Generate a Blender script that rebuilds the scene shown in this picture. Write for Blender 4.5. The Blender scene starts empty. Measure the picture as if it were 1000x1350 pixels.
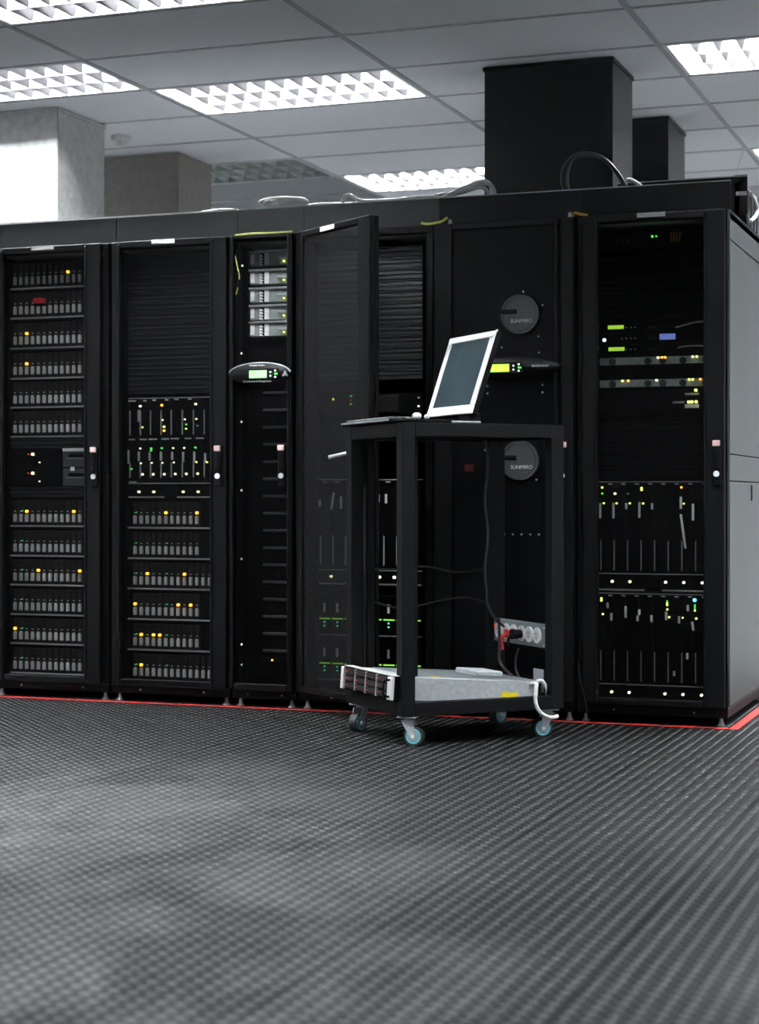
import bpy, bmesh, math, random
from mathutils import Matrix, Vector

random.seed(7)
scene = bpy.context.scene
COL = scene.collection
R = math.radians

# ------------------------------------------------------------------ camera
cam_d = bpy.data.cameras.new('camera')
cam = bpy.data.objects.new('camera', cam_d); COL.objects.link(cam)
cam_d.sensor_fit = 'HORIZONTAL'; cam_d.sensor_width = 36.0
cam_d.lens = 36.0 * 2367.0 / 1000.0
cam_d.shift_y = -0.0193
cam.location = (1.139, -7.001, 0.894)
cam.rotation_euler = (R(90), 0, R(20.21))
cam_d.clip_start = 0.05; cam_d.clip_end = 60
cam_d.dof.use_dof = True
cam_d.dof.focus_distance = 6.75
cam_d.dof.aperture_fstop = 4.0
scene.camera = cam

# ------------------------------------------------------------------ world, exposure
world = bpy.data.worlds.new('world'); scene.world = world
world.use_nodes = True
world.node_tree.nodes['Background'].inputs['Color'].default_value = (0.5, 0.55, 0.6, 1)
world.node_tree.nodes['Background'].inputs['Strength'].default_value = 0.05
TUBE_POWER = 650.0
scene.view_settings.view_transform = 'Standard'
scene.view_settings.look = 'None'
scene.view_settings.gamma = 1.0
scene.view_settings.exposure = 0.0
scene.view_settings.use_curve_mapping = False
try:
    scene.cycles.use_denoising = True
    scene.cycles.max_bounces = 8
    scene.cycles.diffuse_bounces = 5
    scene.cycles.transparent_max_bounces = 16
    scene.cycles.sample_clamp_indirect = 4.0
except Exception:
    pass

# ------------------------------------------------------------------ materials
def mat(name, col, rough=0.5, metal=0.0, spec=0.5, var=0.15, scale=60.0, bump=0.0, bscale=400.0):
    m = bpy.data.materials.new(name); m.use_nodes = True
    nt = m.node_tree; b = nt.nodes['Principled BSDF']
    b.inputs['Roughness'].default_value = rough
    b.inputs['Metallic'].default_value = metal
    b.inputs['Specular IOR Level'].default_value = spec
    tc = nt.nodes.new('ShaderNodeTexCoord')
    nz = nt.nodes.new('ShaderNodeTexNoise'); nz.inputs['Scale'].default_value = scale
    nz.inputs['Detail'].default_value = 4
    nt.links.new(tc.outputs['Object'], nz.inputs['Vector'])
    rp = nt.nodes.new('ShaderNodeValToRGB')
    rp.color_ramp.elements[0].position = 0.3; rp.color_ramp.elements[1].position = 0.7
    rp.color_ramp.elements[0].color = tuple(max(0, c*(1-var)) for c in col) + (1,)
    rp.color_ramp.elements[1].color = tuple(min(1, c*(1+var)) for c in col) + (1,)
    nt.links.new(nz.outputs['Fac'], rp.inputs['Fac'])
    nt.links.new(rp.outputs['Color'], b.inputs['Base Color'])
    if bump > 0:
        n2 = nt.nodes.new('ShaderNodeTexNoise'); n2.inputs['Scale'].default_value = bscale
        nt.links.new(tc.outputs['Object'], n2.inputs['Vector'])
        bp = nt.nodes.new('ShaderNodeBump'); bp.inputs['Strength'].default_value = bump
        bp.inputs['Distance'].default_value = 0.002
        nt.links.new(n2.outputs['Fac'], bp.inputs['Height'])
        nt.links.new(bp.outputs['Normal'], b.inputs['Normal'])
    return m

def emit(name, col, strength):
    m = bpy.data.materials.new(name); m.use_nodes = True
    nt = m.node_tree; b = nt.nodes['Principled BSDF']
    b.inputs['Base Color'].default_value = tuple(col) + (1,)
    b.inputs['Emission Color'].default_value = tuple(col) + (1,)
    b.inputs['Emission Strength'].default_value = strength
    return m

def perforated(name, col, open_frac):
    """fine punched sheet: too fine to resolve at this distance, so part of the light passes"""
    m = bpy.data.materials.new(name); m.use_nodes = True
    nt = m.node_tree; b = nt.nodes['Principled BSDF']; out = nt.nodes['Material Output']
    b.inputs['Base Color'].default_value = tuple(col) + (1,); b.inputs['Roughness'].default_value = 0.5; b.inputs['Specular IOR Level'].default_value = 0.15
    tr = nt.nodes.new('ShaderNodeBsdfTransparent'); mx = nt.nodes.new('ShaderNodeMixShader')
    mx.inputs[0].default_value = open_frac
    nt.links.new(b.outputs[0], mx.inputs[1]); nt.links.new(tr.outputs[0], mx.inputs[2])
    nt.links.new(mx.outputs[0], out.inputs['Surface'])
    return m

M = {}
M['black'] = mat('black_powder_coat', (0.00106, 0.00106, 0.00131), 0.45, 0, 0.07, 0.2, 90, 0.25, 900)
M['black_matt'] = mat('black_matt_plastic', (0.00117, 0.00117, 0.00144), 0.65, 0, 0.06, 0.2)
M['charcoal'] = mat('charcoal_steel', (0.00168, 0.00168, 0.00202), 0.42, 0, 0.08, 0.2, 70, 0.2, 900)
M['trough'] = mat('trough_grey_steel', (0.022, 0.0225, 0.024), 0.45, 0, 0.3, 0.15, 40, 0.2, 700)
M['duct'] = mat('black_duct_sheet', (0.00112, 0.00112, 0.00140), 0.35, 0, 0.14, 0.2, 30)
M['duct_hazed'] = mat('hazed_duct_sheet', (0.42, 0.42, 0.41), 0.5, 0.25, 0.5, 0.15, 25)  # pale tone holds the bright haze over the left duct
M['duct_hazed_brown'] = mat('hazed_brown_duct_sheet', (0.15, 0.138, 0.128), 0.5, 0, 0.4, 0.15, 25)  # grey-brown tone is haze put into the colour
M['roof'] = mat('pale_bounce_roof', (0.66, 0.68, 0.69), 0.6, 0.0, 0.4, 0.08, 20)  # rack roofs and trough floors, made pale to bounce light onto the ceiling
M['interior'] = mat('rack_interior', (0.0016, 0.0016, 0.002), 0.7, 0, 0.1, 0.2)
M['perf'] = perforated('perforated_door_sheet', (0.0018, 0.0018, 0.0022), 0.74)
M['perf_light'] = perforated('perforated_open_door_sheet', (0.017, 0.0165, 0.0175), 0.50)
M['smoked'] = perforated('smoked_door_sheet', (0.0025, 0.0025, 0.003), 0.84)
M['silver'] = mat('brushed_silver', (0.55, 0.56, 0.57), 0.35, 0.6, 0.5, 0.12, 80)
M['silver_paint'] = mat('silver_grey_paint', (0.36, 0.40, 0.41), 0.45, 0.1, 0.5, 0.1, 40)
M['latch'] = mat('drive_latch_grey', (0.60, 0.60, 0.59), 0.45, 0.0, 0.5, 0.1)
M['rail'] = mat('shelf_edge_grey', (0.42, 0.43, 0.44), 0.4, 0.2, 0.5, 0.1)
M['blank'] = mat('blanking_panel_grey', (0.020, 0.020, 0.022), 0.45, 0, 0.3, 0.15, 30)
M['breaker'] = mat('breaker_grey', (0.03000, 0.03000, 0.03120), 0.45, 0, 0.4, 0.1)
M['carrier'] = mat('drive_carrier_dark', (0.008, 0.0062, 0.0066), 0.5, 0, 0.3, 0.3, 200)
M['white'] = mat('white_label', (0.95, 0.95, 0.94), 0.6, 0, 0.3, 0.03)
M['off_white'] = mat('off_white_plastic', (0.72, 0.71, 0.70), 0.45, 0, 0.5, 0.04)
M['pink'] = mat('pale_red_latch', (0.80, 0.55, 0.51), 0.5, 0, 0.4, 0.1)
M['chrome'] = mat('chrome_lock', (0.95, 0.95, 0.96), 0.35, 0.1, 0.5, 0.03)
M['galv'] = mat('zinc_plate', (0.50, 0.53, 0.55), 0.45, 0.15, 0.5, 0.15, 50)
M['plate'] = mat('socket_strip_plate', (0.20, 0.25, 0.26), 0.45, 0.2, 0.5, 0.1)
M['red'] = mat('red_plastic', (0.55, 0.02, 0.02), 0.45, 0, 0.5, 0.1)
M['tape'] = mat('red_floor_tape', (0.62, 0.035, 0.03), 0.4, 0, 0.5, 0.2, 30)
M['yellow'] = mat('yellow_sticker', (0.85, 0.68, 0.02), 0.5, 0, 0.4, 0.1)
M['yellow_wire'] = mat('green_yellow_wire', (0.62, 0.66, 0.16), 0.5, 0, 0.4, 0.15)
M['amber_wire'] = mat('amber_wire', (0.45, 0.25, 0.03), 0.5, 0, 0.4, 0.15)
M['cable_white'] = mat('white_cable', (0.92000, 0.92000, 0.89700), 0.5, 0, 0.4, 0.05)
M['cable_grey'] = mat('grey_cable', (0.50, 0.51, 0.52), 0.35, 0, 0.5, 0.1)
M['cable_black'] = mat('black_cable', (0.01200, 0.01200, 0.01300), 0.3, 0, 0.25, 0.1)
M['rubber'] = mat('tyre_rubber', (0.02, 0.02, 0.02), 0.55, 0, 0.4, 0.1)
M['teal'] = mat('teal_wheel_ring', (0.16, 0.52, 0.62), 0.45, 0, 0.4, 0.05)
M['screen'] = mat('lcd_glass_off', (0.035, 0.055, 0.065), 0.28, 0, 0.6, 0.25, 9)
M['bezel'] = mat('white_bezel', (0.93, 0.92, 0.92), 0.45, 0, 0.4, 0.02)
M['cart'] = mat('cart_black_coat', (0.00246, 0.00246, 0.00292), 0.5, 0, 0.08, 0.15, 90, 0.2, 900)
M['disc'] = mat('disc_dark_plastic', (0.030, 0.032, 0.034), 0.42, 0, 0.5, 0.1)
M['disc_text'] = mat('badge_lettering', (0.63000, 0.63000, 0.58800), 0.5, 0, 0.4, 0.05)
M['tile'] = mat('ceiling_tile_mineral', (0.90, 0.92, 0.94), 0.9, 0, 0.1, 0.04, 120, 0.3, 500)
M['tile_dark'] = mat('ceiling_tile_dark', (0.10, 0.105, 0.11), 0.9, 0, 0.1, 0.06, 120, 0.3, 500)
M['tee'] = mat('ceiling_tee_grey', (0.34, 0.35, 0.37), 0.6, 0, 0.3, 0.04)
M['wall'] = mat('painted_wall', (0.91, 0.92, 0.93), 0.8, 0, 0.3, 0.04, 12)
M['wall_bounce'] = mat('pale_bounce_wall', (0.90, 0.91, 0.92), 0.8, 0, 0.3, 0.05, 12)  # back wall made pale so it bounces light up to the ceiling
M['reflector'] = mat('louvre_white', (0.88, 0.86, 0.87), 0.35, 0.0, 0.5, 0.02)
M['louvre'] = mat('specular_aluminium_louvre', (0.86, 0.85, 0.87), 0.22, 1.0, 0.5, 0.03)
M['louvre_off'] = mat('louvre_grey_off', (0.50, 0.56, 0.54), 0.35, 0.5, 0.5, 0.05)
M['tube_off'] = mat('unlit_tube', (0.6, 0.62, 0.62), 0.4, 0, 0.5, 0.02)
M['tube'] = emit('lit_fluorescent_tube', (0.93, 0.975, 1.0), TUBE_POWER)
LED = {
    'amber': emit('led_amber', (1.0, 0.42, 0.03), 5.0),
    'orange': emit('led_orange', (1.0, 0.30, 0.04), 5.0),
    'warm': emit('led_warm', (1.0, 0.72, 0.38), 5.0),
    'yellow': emit('led_yellow', (0.86, 0.95, 0.18), 3.5),
    'pale': emit('led_pale_yellow', (0.95, 0.95, 0.55), 3.0),
    'green': emit('led_green', (0.10, 0.9, 0.12), 2.2),
    'teal': emit('led_teal', (0.10, 0.85, 0.55), 1.5),
    'blue': emit('led_blue', (0.20, 0.70, 1.0), 3.0),
    'white': emit('led_white', (0.85, 0.85, 1.0), 2.5),
    'dim': emit('led_dim', (0.45, 0.55, 0.50), 0.25),
    'red_dim': emit('led_red_dim', (0.5, 0.05, 0.08), 0.12),
    'red': emit('led_red', (0.9, 0.06, 0.03), 0.8),
}
SCR = {
    'pale_green': emit('lcd_pale_green', (0.30, 0.66, 0.27), 1.15),
    'green': emit('lcd_green', (0.28, 0.75, 0.07), 1.15),
    'lime': emit('lcd_lime', (0.42, 0.74, 0.06), 1.3),
    'blue': emit('lcd_blue', (0.16, 0.22, 0.62), 1.1),
}

DUST_AND_LIGHT = [(-1.55, -2.6, 1.3, 1.5, 1.0), (-0.75, -3.0, 1.0, 1.3, .8), (-0.55, -4.1, 1.2, 1.0, 1.0), (-2.3, -1.7, 1.2, .9, .22), (0.95, -3.3, .55, 1.3, .6), (0.2, -2.6, 1.6, 1.2, .12)]  # dust patches that also paint in the floor's brighter areas of light
def floor_mat(name, dark, lite, rough, spec):
    """rubber with pale dust and painted-in light lying in patches over it"""
    m = bpy.data.materials.new(name); m.use_nodes = True
    nt = m.node_tree; b = nt.nodes['Principled BSDF']
    g = nt.nodes.new('ShaderNodeNewGeometry')
    mp = nt.nodes.new('ShaderNodeMapping'); nt.links.new(g.outputs['Position'], mp.inputs['Vector'])
    mp.inputs['Location'].default_value = (3.7, 1.3, 0); mp.inputs['Scale'].default_value = (1.0, 0.8, 1)
    n1 = nt.nodes.new('ShaderNodeTexNoise'); n1.inputs['Scale'].default_value = 2.2
    n1.inputs['Detail'].default_value = 3; n1.inputs['Roughness'].default_value = 0.55
    n1.inputs['Distortion'].default_value = 0.6
    nt.links.new(mp.outputs['Vector'], n1.inputs['Vector'])
    n2 = nt.nodes.new('ShaderNodeTexNoise'); n2.inputs['Scale'].default_value = 45
    n2.inputs['Detail'].default_value = 4
    nt.links.new(g.outputs['Position'], n2.inputs['Vector'])
    rp = nt.nodes.new('ShaderNodeValToRGB'); rp.color_ramp.elements[0].position = 0.40; rp.color_ramp.elements[1].position = 0.66
    nt.links.new(n1.outputs['Fac'], rp.inputs['Fac'])
    # dusty places and painted pools of light, each an oval of its own
    acc = None
    for (bx, by, rx, ry, k) in DUST_AND_LIGHT:
        sb_ = nt.nodes.new('ShaderNodeVectorMath'); sb_.operation = 'SUBTRACT'; sb_.inputs[1].default_value = (bx, by, 0)
        nt.links.new(g.outputs['Position'], sb_.inputs[0])
        dv_ = nt.nodes.new('ShaderNodeVectorMath'); dv_.operation = 'DIVIDE'; dv_.inputs[1].default_value = (rx, ry, 1000)
        nt.links.new(sb_.outputs[0], dv_.inputs[0])
        ln_ = nt.nodes.new('ShaderNodeVectorMath'); ln_.operation = 'LENGTH'; nt.links.new(dv_.outputs[0], ln_.inputs[0])
        mr = nt.nodes.new('ShaderNodeMapRange'); mr.interpolation_type = 'SMOOTHSTEP'
        mr.inputs['From Min'].default_value = 1.0; mr.inputs['From Max'].default_value = 0.0
        mr.inputs['To Min'].default_value = 0.0; mr.inputs['To Max'].default_value = k
        nt.links.new(ln_.outputs['Value'], mr.inputs['Value'])
        if acc is None: acc = mr.outputs['Result']
        else:
            ax = nt.nodes.new('ShaderNodeMath'); ax.operation = 'MAXIMUM'
            nt.links.new(acc, ax.inputs[0]); nt.links.new(mr.outputs['Result'], ax.inputs[1]); acc = ax.outputs[0]
    b0 = nt.nodes.new('ShaderNodeMath'); b0.operation = 'MULTIPLY_ADD'; b0.inputs[1].default_value = 0.85; b0.inputs[2].default_value = 0.15
    nt.links.new(rp.outputs['Color'], b0.inputs[0])
    m0 = nt.nodes.new('ShaderNodeMath'); m0.operation = 'MULTIPLY'
    nt.links.new(acc, m0.inputs[0]); nt.links.new(b0.outputs[0], m0.inputs[1])
    ad = nt.nodes.new('ShaderNodeMath'); ad.operation = 'ADD'; ad.inputs[1].default_value = 0.45
    nt.links.new(n2.outputs['Fac'], ad.inputs[0])
    mul = nt.nodes.new('ShaderNodeMath'); mul.operation = 'MULTIPLY'; mul.use_clamp = True
    nt.links.new(m0.outputs[0], mul.inputs[0]); nt.links.new(ad.outputs[0], mul.inputs[1])
    mx = nt.nodes.new('ShaderNodeMixRGB')
    mx.inputs[1].default_value = tuple(dark) + (1,); mx.inputs[2].default_value = tuple(lite) + (1,)
    nt.links.new(mul.outputs[0], mx.inputs[0])
    nt.links.new(mx.outputs[0], b.inputs['Base Color'])
    b.inputs['Roughness'].default_value = rough
    b.inputs['Specular IOR Level'].default_value = spec
    return m
M['floor'] = floor_mat('rubber_floor', (0.0014, 0.0015, 0.0016), (0.070, 0.074, 0.074), 0.55, 0.06)
M['floor_bounce'] = mat('pale_bounce_floor', (0.86, 0.87, 0.87), 0.5, 0, 0.4, 0.03, 5)  # unseen floor around the mat, kept pale to bounce light upward
M['stud'] = floor_mat('rubber_stud_dust_and_light', (0.0135, 0.0153, 0.0153), (0.115, 0.112, 0.112), 0.38, 0.28)
M['stud_dark'] = floor_mat('rubber_stud_dark', (0.0035, 0.0035, 0.0038), (0.065, 0.067, 0.067), 0.45, 0.10)

# ------------------------------------------------------------------ mesh helpers
class MB:
    def __init__(s):
        s.v = []; s.f = []; s.mi = []; s.sm = []
    def poly(s, vs, fs, mi=0, smooth=False):
        o = len(s.v); s.v += [tuple(p) for p in vs]
        for f in fs:
            s.f.append(tuple(i + o for i in f)); s.mi.append(mi); s.sm.append(smooth)
        return s
    def box(s, x0, x1, y0, y1, z0, z1, mi=0, ch=0.0):
        if ch > 0 and min(x1-x0, y1-y0, z1-z0) > 2.2*ch:
            bm = bmesh.new(); bmesh.ops.create_cube(bm, size=1)
            for v in bm.verts:
                v.co = Vector(((x0+x1)/2 + v.co.x*(x1-x0), (y0+y1)/2 + v.co.y*(y1-y0), (z0+z1)/2 + v.co.z*(z1-z0)))
            bmesh.ops.bevel(bm, geom=bm.edges[:], offset=ch, segments=1, affect='EDGES')
            bm.verts.index_update()
            s.poly([v.co[:] for v in bm.verts], [[v.index for v in f.verts] for f in bm.faces], mi)
            bm.free(); return s
        vs = [(x0,y0,z0),(x1,y0,z0),(x1,y1,z0),(x0,y1,z0),(x0,y0,z1),(x1,y0,z1),(x1,y1,z1),(x0,y1,z1)]
        return s.poly(vs, [(3,2,1,0),(4,5,6,7),(0,1,5,4),(1,2,6,5),(2,3,7,6),(3,0,4,7)], mi)
    def prism(s, pts, axis, a0, a1, mi=0):
        """extrude a closed 2D outline along axis; outline in the two other axes (cyclic order)"""
        def P(p, a):
            return {'x': (a, p[0], p[1]), 'y': (p[0], a, p[1]), 'z': (p[0], p[1], a)}[axis]
        n = len(pts)
        vs = [P(p, a0) for p in pts] + [P(p, a1) for p in pts]
        fs = [tuple(range(n)), tuple(range(2*n-1, n-1, -1))]
        fs += [(i, i+n, (i+1) % n + n, (i+1) % n) for i in range(n)]
        return s.poly(vs, fs, mi)
    def cyl(s, c, r, a0, a1, axis='z', n=16, r1=None, mi=0, smooth=True):
        r1 = r if r1 is None else r1
        def P(u, v, a):
            return {'x': (a, c[0]+u, c[1]+v), 'y': (c[0]+u, a, c[1]+v), 'z': (c[0]+u, c[1]+v, a)}[axis]
        vs = []
        for k in range(n):
            t = 2*math.pi*k/n; vs.append(P(r*math.cos(t), r*math.sin(t), a0))
        for k in range(n):
            t = 2*math.pi*k/n; vs.append(P(r1*math.cos(t), r1*math.sin(t), a1))
        s.poly(vs, [(i, (i+1) % n, (i+1) % n+n, i+n) for i in range(n)], mi, smooth)
        s.poly(vs[:n], [tuple(range(n-1, -1, -1))], mi); s.poly(vs[n:], [tuple(range(n))], mi)
        return s
    def ring(s, c, ro, ri, a0, a1, axis='y', n=28, mi=0):
        def P(r, t, a):
            u, v = r*math.cos(t), r*math.sin(t)
            return {'x': (a, c[0]+u, c[1]+v), 'y': (c[0]+u, a, c[1]+v), 'z': (c[0]+u, c[1]+v, a)}[axis]
        vs = []
        for k in range(n):
            t = 2*math.pi*k/n
            vs += [P(ro, t, a0), P(ri, t, a0), P(ri, t, a1), P(ro, t, a1)]
        fs = []
        for k in range(n):
            a = 4*k; b = 4*((k+1) % n)
            for j in range(4):
                fs.append((a+j, a+(j+1) % 4, b+(j+1) % 4, b+j))
        return s.poly(vs, fs, mi, False)
    def tube(s, pts, r, n=8, mi=0, sub=6):
        P = [Vector(p) for p in pts]
        if sub > 1 and len(P) > 2:
            Q = []
            for i in range(len(P)-1):
                p0 = P[max(i-1, 0)]; p1 = P[i]; p2 = P[i+1]; p3 = P[min(i+2, len(P)-1)]
                for k in range(sub):
                    t = k/sub
                    Q.append(0.5*((2*p1) + (p2-p0)*t + (2*p0-5*p1+4*p2-p3)*t*t + (3*p1-p0-3*p2+p3)*t**3))
            Q.append(P[-1]); P = Q
        vs = []; prev = None
        for i, p in enumerate(P):
            d = (P[min(i+1, len(P)-1)] - P[max(i-1, 0)])
            d = d.normalized() if d.length > 1e-9 else Vector((0, 0, 1))
            if prev is None:
                u = d.orthogonal().normalized()
            else:
                u = prev - d*prev.dot(d)
                u = u.normalized() if u.length > 1e-6 else d.orthogonal().normalized()
            prev = u; w = d.cross(u)
            for k in range(n):
                t = 2*math.pi*k/n
                vs.append(p + r*(math.cos(t)*u + math.sin(t)*w))
        m = len(P)
        fs = [(i*n+k, i*n+(k+1) % n, (i+1)*n+(k+1) % n, (i+1)*n+k) for i in range(m-1) for k in range(n)]
        s.poly(vs, fs, mi, True)
        s.poly(vs[:n], [tuple(range(n-1, -1, -1))], mi); s.poly(vs[-n:], [tuple(range(n))], mi)
        return s
    def mesh(s, name, mats):
        me = bpy.data.meshes.new(name)
        me.from_pydata(s.v, [], s.f)
        me.polygons.foreach_set('material_index', s.mi)
        me.polygons.foreach_set('use_smooth', s.sm)
        for m in (mats if isinstance(mats, (list, tuple)) else [mats]):
            me.materials.append(m)
        bm = bmesh.new(); bm.from_mesh(me); bmesh.ops.recalc_face_normals(bm, faces=bm.faces[:]); bm.to_mesh(me); bm.free()
        me.update()
        return me
    def obj(s, name, mats, parent=None, loc=(0, 0, 0), rot=None):
        return link(name, s.mesh(name, mats), parent, loc, rot)

def link(name, me, parent=None, loc=(0, 0, 0), rot=None):
    o = bpy.data.objects.new(name, me); COL.objects.link(o)
    o.location = loc
    if rot: o.rotation_euler = rot
    if parent: o.parent = parent
    return o
def thing(name, label, cat, loc=(0, 0, 0), rotz=0.0, group=None):
    o = bpy.data.objects.new(name, None); COL.objects.link(o)
    o.empty_display_size = 0.1
    o.location = loc; o.rotation_euler = (0, 0, rotz)
    return tag(o, label, cat, group)
def tag(o, label, cat, group=None):
    o['label'] = label; o['category'] = cat
    if group: o['group'] = group
    return o
def structure(o):
    o['kind'] = 'structure'; return o
def stuff(o):
    o['kind'] = 'stuff'; return o
def box(name, m, parent, x0, x1, y0, y1, z0, z1, ch=0.0, label=None):
    o = MB().box(x0, x1, y0, y1, z0, z1, 0, ch).obj(name, m, parent)
    if label: o['label'] = label
    return o
def text_mesh(body, size, m, depth=0.0004):
    cu = bpy.data.curves.new('lettering', 'FONT'); cu.body = body; cu.size = size; cu.extrude = depth
    cu.align_x = 'CENTER'; cu.align_y = 'CENTER'
    o = bpy.data.objects.new('lettering', cu); COL.objects.link(o)
    dg = bpy.context.evaluated_depsgraph_get()
    me = bpy.data.meshes.new_from_object(o.evaluated_get(dg))
    bpy.data.objects.remove(o); bpy.data.curves.remove(cu)
    me.materials.clear(); me.materials.append(m)
    return me

# shared little meshes
_led = {}
def led(parent, x, z, colour, r=0.0045, y=-0.004, name='indicator_light'):
    k = (colour, round(r, 4))
    if k not in _led:
        _led[k] = MB().cyl((0, 0), r, -0.004, 0.006, 'y', 10, mi=0).mesh('indicator_light', LED[colour])
    return link(name, _led[k], parent, (x, y, z))

# ================================================================== SETTING
HC = 2.793
GX, GY = -0.366, -0.12
X0, X1 = GX - 1.2*5, GX + 1.2*4
Y0, Y1 = GY - 0.6*16, GY + 0.6*7

floor = structure(MB().box(X0-.2, X1+.2, Y0-.2, Y1+.2, -0.25, -0.006).obj('floor', M['floor_bounce']))  # unseen floor around the mat, pale to bounce light upward
# studded rubber floor tiles, half a metre square
TS = 0.5; NP = 13; PT = TS/NP
tile_me = MB().box(0.0007, TS-0.0007, 0.0007, TS-0.0007, -0.006, 0.0, 0).mesh('floor_tile', M['floor'])
sb = MB()
def dome(cx, cy, r, h, mi, n=10):
    vs = []
    for rr, zz in ((r, 0.0), (r*0.92, h*0.62), (r*0.6, h*0.93)):
        for k in range(n):
            t = 2*math.pi*k/n; vs.append((cx+rr*math.cos(t), cy+rr*math.sin(t), zz))
    vs.append((cx, cy, h))
    fs = []
    for j in range(2):
        fs += [(j*n+k, j*n+(k+1) % n, (j+1)*n+(k+1) % n, (j+1)*n+k) for k in range(n)]
    fs += [(2*n+k, 2*n+(k+1) % n, 3*n) for k in range(n)]
    sb.poly(vs, fs, mi, True)
for i in range(NP):
    for j in range(NP):
        dome((i+.5)*PT, (j+.5)*PT, 0.0105, 0.0030, 0)
        if i > 0: dome(i*PT, j*PT, 0.0075, 0.0011, 1)
stud_me = sb.mesh('studs', [M['stud'], M['stud_dark']])
for i in range(-8, 6):
    for j in range(-5, 10 if i >= 1 else 7):
        t = link('floor_tile', tile_me, floor, (-0.645 + i*TS, -2.79 + j*TS, 0))
        stuff(link('studs', stud_me, t))

def wall(name, m, *b):
    return structure(MB().box(*b).obj(name, m))
wall('wall_back', M['wall_bounce'], X0-.2, X1+.2, Y1, Y1+.15, -0.006, HC+.3)
wall('wall_front', M['wall'], X0-.2, X1+.2, Y0-.15, Y0, -0.006, HC+.3)
wall('wall_left', M['wall'], X0-.15, X0, Y0, Y1, -0.006, HC+.3)
wall('wall_right', M['wall'], X1, X1+.15, Y0, Y1, -0.006, HC+.3)

ceiling = structure(MB().box(X0-.2, X1+.2, Y0-.2, Y1+.2, HC+.20, HC+.3).obj('ceiling', M['tile_dark']))
LIT = {(-2, 1): 1, (0, 1): 1, (-2, 5): 1, (-3, 0): 1, (-2, -2): 1, (0, 5): 1, (-3, 4): 0}
FILL_LIGHTS = [(0, -3), (0, -7), (0, -11), (-2, -6), (-2, -10), (-3, -4), (-3, -8), (-4, -2), (-5, -5), (-5, 0), (2, -2), (2, -6), (2, -10), (2, 2), (-5, -9), (-5, 4), (2, 5), (1, 3), (-4, 6), (1, 1), (1, 5), (2, 3), (3, 4), (-4, 3), (-5, 2), (-5, 6)]  # unseen lights added to brighten floor and ceiling
tl_me = MB().box(0.010, 1.190, 0.010, 0.590, 0.002, 0.020, 0, 0.003).mesh('ceiling_tile', M['tile'])
td_me = MB().box(0.010, 1.190, 0.010, 0.590, 0.002, 0.020, 0, 0.003).mesh('ceiling_tile', M['tile_dark'])
for ci in range(-5, 4):
    for rj in range(-16, 7):
        if (ci, rj) in LIT or (ci, rj) in FILL_LIGHTS: continue
        me = td_me if (ci in (-3, -4) and rj in (5, 6)) else tl_me
        link('ceiling_tile', me, ceiling, (GX+1.2*ci, GY+0.6*rj, HC))
tee_y = MB().box(-0.012, 0.012, Y0, Y1, -0.001, 0.003).box(-0.002, 0.002, Y0, Y1, 0.003, 0.04).mesh('ceiling_tee', M['tee'])
tee_x = MB().box(X0, X1, -0.010, 0.010, -0.0005, 0.003).box(X0, X1, -0.002, 0.002, 0.003, 0.04).mesh('ceiling_tee', M['tee'])
for ci in range(-5, 5): link('ceiling_tee', tee_y, ceiling, (GX+1.2*ci, 0, HC))
for rj in range(-16, 8): link('ceiling_tee', tee_x, ceiling, (0, GY+0.6*rj, HC))

# ---------------------------------------------------------------- recessed louvre lights
def housing_mesh(m):
    b = MB()
    b.box(.012, 1.188, .012, .588, .105, .112)
    b.box(.012, .030, .012, .588, 0, .105); b.box(1.170, 1.188, .012, .588, 0, .105)
    b.box(.030, 1.170, .012, .030, 0, .105); b.box(.030, 1.170, .570, .588, 0, .105)
    return b.mesh('housing', m)
NB = 12
def divider_mesh(m):   # runs along x, thick at the top, thin at the bottom
    return MB().prism([(-.004, 0), (.004, 0), (.030, .055), (-.030, .055)], 'x', .03, 1.17).mesh('divider', m)
def blade_mesh(m):
    return MB().prism([(-.003, 0.002), (.003, 0.002), (.022, .052), (-.022, .052)], 'y', 0, .176).mesh('louvre_blade', m)
def tube_mesh(m):
    return MB().cyl((0, 0), .013, .05, 1.15, 'x', 10).mesh('fluorescent_tube', m)
TM = {}
for on, mm, tm in ((1, M['reflector'], M['tube']), (0, M['louvre_off'], M['tube_off'])):
    lm = M['louvre'] if on else mm
    TM[on] = (housing_mesh(mm), divider_mesh(mm), blade_mesh(lm), tube_mesh(tm))
full_louvre = MB()
for y in (.21, .39): full_louvre.prism([(y-.004, 0), (y+.004, 0), (y+.030, .055), (y-.030, .055)], 'x', .03, 1.17)
for k in range(NB-1):
    x = .03+1.14*(k+1)/NB; full_louvre.prism([(x-.003, .002), (x+.003, .002), (x+.022, .052), (x-.022, .052)], 'y', .03, .57)
full_louvre = full_louvre.mesh('louvre', M['louvre'])
def troffer(ci, rj, on, label, detail=True, group=None):
    h, d, bl, tu = TM[on]
    t = thing('ceiling_light', label, 'light', (GX+1.2*ci, GY+.6*rj, HC), 0, group)
    link('housing', h, t)
    for y in (.12, .30, .48):
        link('fluorescent_tube', tu, t, (0, y, .085))
    if detail:
        for y in (.21, .39): link('divider', d, t, (0, y, 0))
        for bay in range(3):
            for k in range(NB-1):
                link('louvre_blade', bl, t, (.03+1.14*(k+1)/NB, .032+bay*.18, 0))
    else:
        link('louvre', full_louvre, t)
    return t
troffer(-2, 1, 1, 'lit louvre ceiling light in the middle of the ceiling, wholly in view')
troffer(-3, 0, 1, 'glaring ceiling light above the grey duct at the left edge')
troffer(-2, -2, 1, 'nearest lit ceiling light, cut by the top left corner')
troffer(0, 1, 1, 'lit two-row ceiling light at the upper right edge')
troffer(-3, 4, 0, 'unlit greenish louvre ceiling light beside the brown duct')
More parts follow.
